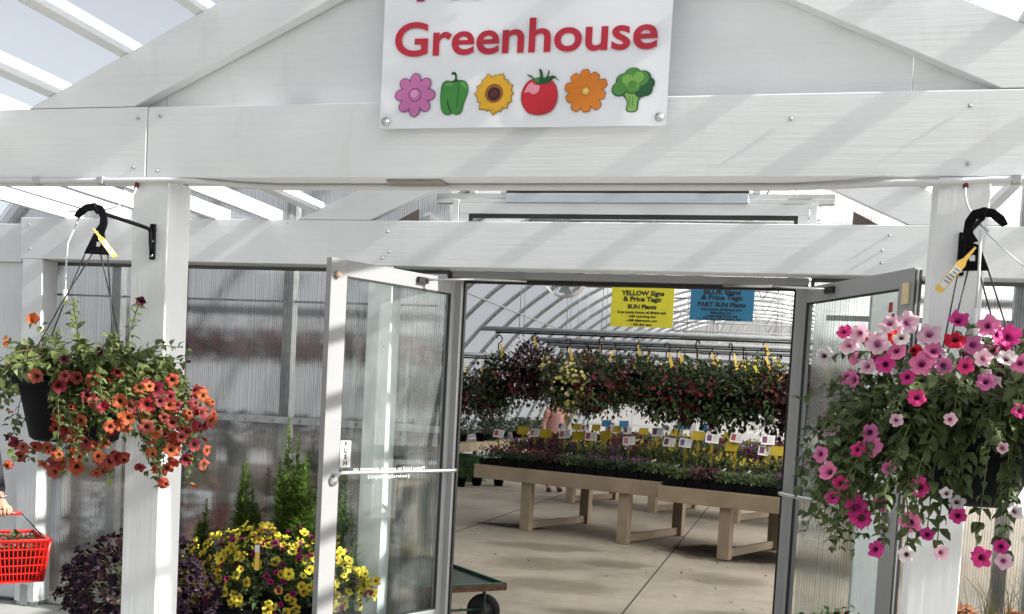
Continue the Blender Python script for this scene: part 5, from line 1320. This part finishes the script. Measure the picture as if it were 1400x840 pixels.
MB().tube([MC @ Vector((.14, .1, .13)), MC @ Vector((.14, CW - .1, .13))], .009, 6).build('axle', M_green_paint, cr)
hnd = MB(); hnd.tube([MC @ Vector(p) for p in ((CL - .03, .05, .3), (CL + .05, .05, .95), (CL + .05, CW - .05, .95), (CL - .03, CW - .05, .3))], .014, 8); hnd.build('handle', M_green_paint, cr)

# ================================================================== PEOPLE
M_skin = simple('skin', (.50, .27, .19), .5, 0, .35, .08, 25)
M_hair = simple('dark_hair', (.03, .018, .012), .6)
M_sleeve = simple('charcoal_jersey', (.035, .036, .04), .85, 0, .2, .2, 60, .3)
M_jeans = simple('dark_denim', (.03, .04, .07), .85, 0, .2, .25, 60, .3)
M_shirt = simple('pink_cotton', (.62, .33, .30), .85, 0, .2, .1, 40, .3)
def skinned(name, verts, edges, radii, mat, parent, sub=2):
    base = WL[parent.name]
    me = bpy.data.meshes.new(name); me.from_pydata([tuple(Vector(v) - base) for v in verts], edges, []); me.update()
    o = bpy.data.objects.new(name, me); COL.objects.link(o)
    md = o.modifiers.new('skin', 'SKIN'); md.use_smooth_shade = True
    sv = me.skin_vertices[0].data
    for i, r in enumerate(radii):
        sv[i].radius = r if isinstance(r, tuple) else (r, r); sv[i].use_root = (i == 0)
    sb = o.modifiers.new('sub', 'SUBSURF'); sb.levels = sub; sb.render_levels = sub
    dg = bpy.context.evaluated_depsgraph_get(); dg.update()
    m2 = bpy.data.meshes.new_from_object(o.evaluated_get(dg)); o.modifiers.clear(); o.data = m2; bpy.data.meshes.remove(me)
    m2.materials.clear(); m2.materials.append(mat)
    for p in m2.polygons: p.use_smooth = True
    o.parent = parent; WL[o.name] = base.copy(); return o
def ellipsoid(mb, c, r, mi=0, n=16, k=10):
    c = Vector(c); vs = []; fs = []
    for i in range(k + 1):
        th = PI * i / k
        for j in range(n): ph = 2 * PI * j / n; vs.append(c + Vector((r[0] * math.sin(th) * math.cos(ph), r[1] * math.sin(th) * math.sin(ph), r[2] * math.cos(th))))
    for i in range(k):
        for j in range(n): fs.append((i * n + j, (i + 1) * n + j, (i + 1) * n + (j + 1) % n, i * n + (j + 1) % n))
    mb.add(vs, fs, mi, True)
def person(base, H, yaw, label, top_mat, leg_mat, hand=None, lean=0, short=True):
    """standing figure; yaw 0 faces -Y. `hand` = world target of the right wrist"""
    base = Vector(base); root = empty('person', base, label, 'person')
    Rz = Matrix.Rotation(yaw, 3, 'Z'); k = H / 1.75
    def W(x, y, z): return base + Rz @ Vector((x * k, y * k, z * k))
    J = dict(pel=(0, 0, .95), wai=(0, 0, 1.08), che=(0, -.01, 1.28), neckb=(0, 0, 1.45), neck=(0, -.005, 1.52), head0=(0, -.02, 1.60), head1=(0, -.02, 1.68), hipL=(-.09, 0, .90), hipR=(.09, 0, .90), kneL=(-.10, -.02, .50), kneR=(.10, -.03, .50), ankL=(-.10, .02, .09), ankR=(.11, .02, .09), toeL=(-.11, -.14, .04), toeR=(.13, -.14, .04), shL=(-.18, 0, 1.40), shR=(.18, 0, 1.40), elL=(-.24, .03, 1.12), wrL=(-.23, -.08, .88), haL=(-.22, -.12, .80), elR=(.26, .03, 1.12), wrR=(.26, -.1, .88), haR=(.25, -.14, .80))
    P_ = {n: W(*v) for n, v in J.items()}
    if hand is not None:
        hv = Vector(hand); P_['haR'] = hv; sh = P_['shR']; P_['wrR'] = hv + (sh - hv).normalized() * .075 * k
        mid = (sh + P_['wrR']) / 2; P_['elR'] = mid + Vector((-.03, .05, 0))
    names = ['pel', 'wai', 'che', 'neckb', 'neck', 'head0', 'head1', 'hipL', 'kneL', 'ankL', 'toeL', 'hipR', 'kneR', 'ankR', 'toeR', 'shL', 'elL', 'wrL', 'haL', 'shR', 'elR', 'wrR'] + ([] if hand is not None else ['haR'])
    E_ = [('pel', 'wai'), ('wai', 'che'), ('che', 'neckb'), ('neckb', 'neck'), ('neck', 'head0'), ('head0', 'head1'), ('pel', 'hipL'), ('hipL', 'kneL'), ('kneL', 'ankL'), ('ankL', 'toeL'), ('pel', 'hipR'), ('hipR', 'kneR'), ('kneR', 'ankR'), ('ankR', 'toeR'), ('neckb', 'shL'), ('shL', 'elL'), ('elL', 'wrL'), ('wrL', 'haL'), ('neckb', 'shR'), ('shR', 'elR'), ('elR', 'wrR')] + ([] if hand is not None else [('wrR', 'haR')])
    rad = dict(pel=(.14, .10), wai=(.125, .09), che=(.145, .105), neckb=(.075, .065), neck=.052, head0=(.075, .088), head1=(.075, .085), hipL=.085, hipR=.085, kneL=.055, kneR=.055, ankL=.035, ankR=.035, toeL=.032, toeR=.032, shL=.05, shR=.05, elL=.038, elR=.038, wrL=.026, wrR=.026, haL=.03, haR=.03)
    ix = {n: i for i, n in enumerate(names)}
    sc = lambda r: tuple(x * k for x in r) if isinstance(r, tuple) else r * k
    body = skinned('body', [P_[n] for n in names], [(ix[a], ix[b]) for a, b in E_], [sc(rad[n]) for n in names], M_skin, root)
    # face
    f = MB(); fw = Rz @ Vector((0, -1, 0)); sd = Rz @ Vector((1, 0, 0)); hc = W(0, -.03, 1.645)
    for s_ in (-1, 1): ellipsoid(f, hc + fw * .083 * k + sd * .03 * s_ + Vector((0, 0, .01)), (.011, .008, .008), 1, 8, 6); ellipsoid(f, hc + sd * .078 * s_ * k - fw * .01, (.012, .02, .03), 0, 8, 6)
    ellipsoid(f, hc + fw * .092 * k - Vector((0, 0, .015)), (.012, .016, .018), 0, 8, 6); ellipsoid(f, hc + fw * .085 * k - Vector((0, 0, .05)), (.022, .008, .006), 2, 8, 6)
    f.build('face', [M_skin, M_ink, simple('lips', (.35, .1, .09), .5) if 'lips' not in bpy.data.materials else bpy.data.materials['lips']], root)
    h = MB(); ellipsoid(h, W(0, .005, 1.69), (.092 * k, .10 * k, .09 * k)); ellipsoid(h, W(0, .05, 1.60), (.08 * k, .05 * k, .12 * k)); h.build('hair', M_hair, root)
    # clothes
    n2 = ['pel', 'wai', 'che', 'neckb', 'shL', 'shR']; grow_ = .016
    tv = [P_['pel'] - Vector((0, 0, .09)), P_['wai'], P_['che'], P_['neckb'] - Vector((0, 0, .035)), P_['shL'], P_['shR']]; te = [(0, 1), (1, 2), (2, 3), (3, 4), (3, 5)]; tr2 = [(.16 * k, .118 * k), (.155 * k, .118 * k), (.163 * k, .122 * k), (.075 * k, .07 * k), .066 * k, .066 * k]
    if short:
        tv += [P_['shL'].lerp(P_['elL'], .55), P_['shR'].lerp(P_['elR'], .55)]; te += [(4, 6), (5, 7)]; tr2 += [.058 * k, .058 * k]
    else:
        tv += [P_['elL'], P_['elR'], P_['elL'].lerp(P_['wrL'], .93), P_['elR'].lerp(P_['wrR'], .93)]; te += [(4, 6), (5, 7), (6, 8), (7, 9)]; tr2 += [.052 * k, .052 * k, .038 * k, .038 * k]
    skinned('shirt', tv, te, tr2, top_mat, root)
    lv = [P_['wai'] - Vector((0, 0, .02)), P_['hipL'], P_['kneL'], P_['ankL'], P_['hipR'], P_['kneR'], P_['ankR']]
    skinned('trousers', lv, [(0, 1), (1, 2), (2, 3), (0, 4), (4, 5), (5, 6)], [(.135 * k, .10 * k), .098 * k, .072 * k, .058 * k, .098 * k, .072 * k, .058 * k], leg_mat, root)
    sh_ = MB()
    for a, b in (('ankL', 'toeL'), ('ankR', 'toeR')):
        mid = (P_[a] + P_[b]) / 2; ellipsoid(sh_, Vector((mid.x, mid.y, base.z + .045)), (.055, .14, .045))
    sh_.build('shoes', M_rubber, root)
    return root, P_
person((-3.05, 18.9, 0), 1.90, R_(48), 'person in a pale pink top browsing flowers beyond the benches on the left', M_shirt, M_jeans)
# the shopper at the left edge
HT = Vector((-3.425, 5.17, .815))
root, PJ = person((-3.83, 5.2, 0), 1.68, R_(20), 'person in a charcoal top walking past at the left edge, carrying a red basket', M_sleeve, M_jeans, HT, 0, False)
# the gripping hand: palm + four curled fingers + thumb round the handle
wr = PJ['wrR']; gx = Vector((.80, .60, 0)).normalized()      # handle axis
hv = []; he = []; hr = []
def chain(pts, rs, start=None):
    b = len(hv)
    for p, r in zip(pts, rs): hv.append(Vector(p)); hr.append(r)
    for i in range(len(pts) - 1): he.append((b + i, b + i + 1))
    if start is not None: he.append((start, b))
pc = HT + Vector((0, 0, .015))
chain([wr, pc.lerp(wr, .4), pc], [.025, .03, .034])
pal = 2; front = Vector((gx.y, -gx.x, 0))
for i, (o_, ln) in enumerate(((-.030, .95), (-.010, 1.05), (.010, 1.0), (.029, .85))):
    b = pc + gx * o_ + front * .012
    chain([b + front * .018 - Vector((0, 0, .008)), b + front * .030 * ln - Vector((0, 0, .030)), b + front * .012 - Vector((0, 0, .050 * ln)), b - front * .012 - Vector((0, 0, .046 * ln))], [.0095, .009, .0085, .0075], pal)
chain([pc + gx * .035 - front * .01 + Vector((0, 0, .0)), pc + gx * .045 + front * .008 - Vector((0, 0, .022)), pc + gx * .03 + front * .03 - Vector((0, 0, .034))], [.012, .0105, .009], pal)
skinned('hand', hv, he, hr, M_skin, root, 2)
MB().tube([wr + Vector((.031 * math.cos(a * PI / 9), .031 * math.sin(a * PI / 9), .012 + .004 * math.sin(a * 1.3))) for a in range(19)], .006, 6).build('bracelet', simple('silver_beads', (.5, .48, .45), .3, .8), root)
# shopping basket ------------------------------------------------------------
sb = empty('shopping_basket', (-3.42, 5.25, .40), 'bright red plastic shopping basket with wire handles held at the left edge', 'basket')
cc = Vector((-3.335, 5.0, 0)); ax_ = Vector((.64, .77, 0)).normalized(); ay_ = Vector((-.77, .64, 0)).normalized()
MBk = Matrix(((ax_.x, ay_.x, 0, cc.x), (ax_.y, ay_.y, 0, cc.y), (0, 0, 1, 0), (0, 0, 0, 1)))
LX, LY, zb_, zt_ = .30, .43, .405, .645
tp = .03
def side(m, A, B, nA, nB, cols, rows):
    """perforated wall between top corners A,B and bottom corners nA,nB"""
    def Pq(u, v): return (A.lerp(B, u)).lerp(nA.lerp(nB, u), v)
    for i in range(cols + 1):
        u = i / cols; m.tube([Pq(u, 0), Pq(u, 1)], .0045, 4, smooth=False)
    for j in range(rows + 1):
        v = j / rows; m.tube([Pq(0, v), Pq(1, v)], .0045 if 0 < j < rows else .008, 4, smooth=False)
T = [MBk @ Vector(p) for p in ((0, 0, zt_), (LX, 0, zt_), (LX, LY, zt_), (0, LY, zt_))]
Bt = [MBk @ Vector(p) for p in ((tp, tp, zb_), (LX - tp, tp, zb_), (LX - tp, LY - tp, zb_), (tp, LY - tp, zb_))]
m = MB()
for i in range(4):
    j = (i + 1) % 4; side(m, T[i], T[j], Bt[i], Bt[j], 12 if i % 2 == 0 else 16, 5)
    m.tube([T[i], Bt[i]], .009, 6)
m.build('lattice_wall', M_basket, sb)
m = MB()
for i in range(4):
    j = (i + 1) % 4; d = (T[j] - T[i]).normalized(); n = Vector((d.y, -d.x, 0)) * .012
    m.add([T[i] - n - d * .012, T[j] - n + d * .012, T[j] + n + d * .012, T[i] + n - d * .012] + [q + Vector((0, 0, .012)) for q in (T[i] - n - d * .012, T[j] - n + d * .012, T[j] + n + d * .012, T[i] + n - d * .012)], [(3, 2, 1, 0), (4, 5, 6, 7), (0, 1, 5, 4), (1, 2, 6, 5), (2, 3, 7, 6), (3, 0, 4, 7)])
m.build('rim', M_basket, sb, .002)
m = MB(); m.add(Bt, [(0, 1, 2, 3)]); ob = m.build('base', M_basket, sb); so = ob.modifiers.new('t', 'SOLIDIFY'); so.thickness = .004
m = MB(); A = T[0].lerp(T[3], .45); B2 = T[1].lerp(T[2], .45)
g0 = HT - gx * .055 - Vector((0, 0, .022)); g1 = HT + gx * .10 - Vector((0, 0, .022))
m.tube([A, A + Vector((0, 0, .05)), g0], .0035, 6); m.tube([B2, g1 + (B2 - g1) * .25 , g1], .0035, 6); m.build('handle_wire', M_dkmetal, sb)
MB().tube([g0, g1], .011, 8).build('grip', M_basket, sb)
# plants inside the basket
m = MB(); rr = random.Random(3)
pl_ = empty('potted_seedling', MBk @ Vector((.12, .2, .42)), 'small leafy seedlings lying in the red shopping basket', 'plant')
for k in range(70):
    p = MBk @ Vector((rr.uniform(.05, .25), rr.uniform(.05, .38), .56 + rr.uniform(0, .09))); m.leaf(p, Vector((rr.uniform(-1, 1), rr.uniform(-1, 1), rr.uniform(0, 1))), Vector((0, 0, 1)), .05, .03, .3)
m.build('foliage', L_fresh, pl_); MB().box(.06, .24, .06, .36, .42, .56, M=MBk).build('cell_pack', M_black, pl_)

# ================================================================== WORLD BEHIND THE CAMERA (seen in reflections)
def tree(x, y, h, r, seed, label):
    root = empty('broadleaf_tree', (x, y, -.05), label, 'tree', 'trees across the road'); rr = random.Random(seed)
    t = MB().tube([(x, y, -.05), (x + rr.uniform(-.2, .2), y, h * .35), (x + rr.uniform(-.3, .3), y, h * .7)], [r * .11, r * .08, r * .03], 8)
    for k in range(6):
        a = rr.uniform(0, 6.28); b = Vector((x, y, h * rr.uniform(.3, .55))); t.tube([b, b + Vector((math.cos(a) * r * .6, math.sin(a) * r * .6, h * .25))], [r * .04, r * .01], 5)
    t.build('trunk', M_bark, root)
    m = MB(); cl = [(Vector((x + rr.gauss(0, r * .45), y + rr.gauss(0, r * .45), h * rr.uniform(.4, .95))), r * rr.uniform(.25, .5)) for _ in range(16)]
    for k in range(1800):
        c, q = rr.choice(cl); o = Vector((rr.gauss(0, 1), rr.gauss(0, 1), rr.gauss(0, .8))).normalized() * q * rr.random() ** .4
        m.leaf(c + o, o + Vector((rr.uniform(-1, 1), rr.uniform(-1, 1), rr.uniform(-1, 1))), Vector((0, 0, 1)), rr.uniform(.25, .5), rr.uniform(.15, .3), .2, 0, True)
    m.build('crown', L_tree, root); return root
rt = random.Random(9); tnames = ['leaning', 'broad', 'tall', 'low']
protos = [tree(-30, -38, 9, 4, 1, 'broad leafy tree across the road behind the viewer'), tree(-20, -41, 11, 4.5, 2, 'tall leafy tree across the road behind the viewer')]
for k, x in enumerate((-42, -12, -4, 5, 13, 22, 31)):
    dup(protos[k % 2], (x, -38 - rt.uniform(0, 8), -.05), rt.uniform(0, 6))

# ================================================================== LIGHT
sd_ = Vector((-1, .039, -.68)).normalized()
sl = bpy.data.lights.new('sun', 'SUN'); sl.energy = 4.2; sl.angle = R_(.9); sl.color = (1, .97, .92)
so_ = bpy.data.objects.new('sun', sl); COL.objects.link(so_); so_.rotation_mode = 'QUATERNION'; so_.rotation_quaternion = sd_.to_track_quat('-Z', 'Y'); so_.location = (20, -3, 15)
W_ = bpy.data.worlds.new('World'); S.world = W_; W_.use_nodes = True; nt = W_.node_tree
sk = nt.nodes.new('ShaderNodeTexSky'); sk.sky_type = 'NISHITA'; sk.sun_disc = False
sk.sun_elevation = math.asin(-sd_.z); sk.sun_rotation = math.atan2(-sd_.x, -sd_.y); sk.dust_density = 3.0; sk.air_density = 1.0; sk.altitude = 200
hs = nt.nodes.new('ShaderNodeHueSaturation'); hs.inputs['Saturation'].default_value = .30
nt.links.new(sk.outputs[0], hs.inputs['Color']); bg = nt.nodes['Background']; nt.links.new(hs.outputs[0], bg.inputs['Color']); bg.inputs['Strength'].default_value = .09

S.view_settings.view_transform = 'Standard'; S.view_settings.look = 'None'; S.view_settings.gamma = 1; S.view_settings.use_curve_mapping = False
S.view_settings.exposure = 1.14
S.cycles.use_denoising = True
S.cycles.max_bounces = 10; S.cycles.transparent_max_bounces = 16; S.cycles.transmission_bounces = 8; S.cycles.glossy_bounces = 4; S.cycles.diffuse_bounces = 4
S.cycles.caustics_refractive = False; S.cycles.caustics_reflective = False
S.cycles.sample_clamp_indirect = 6
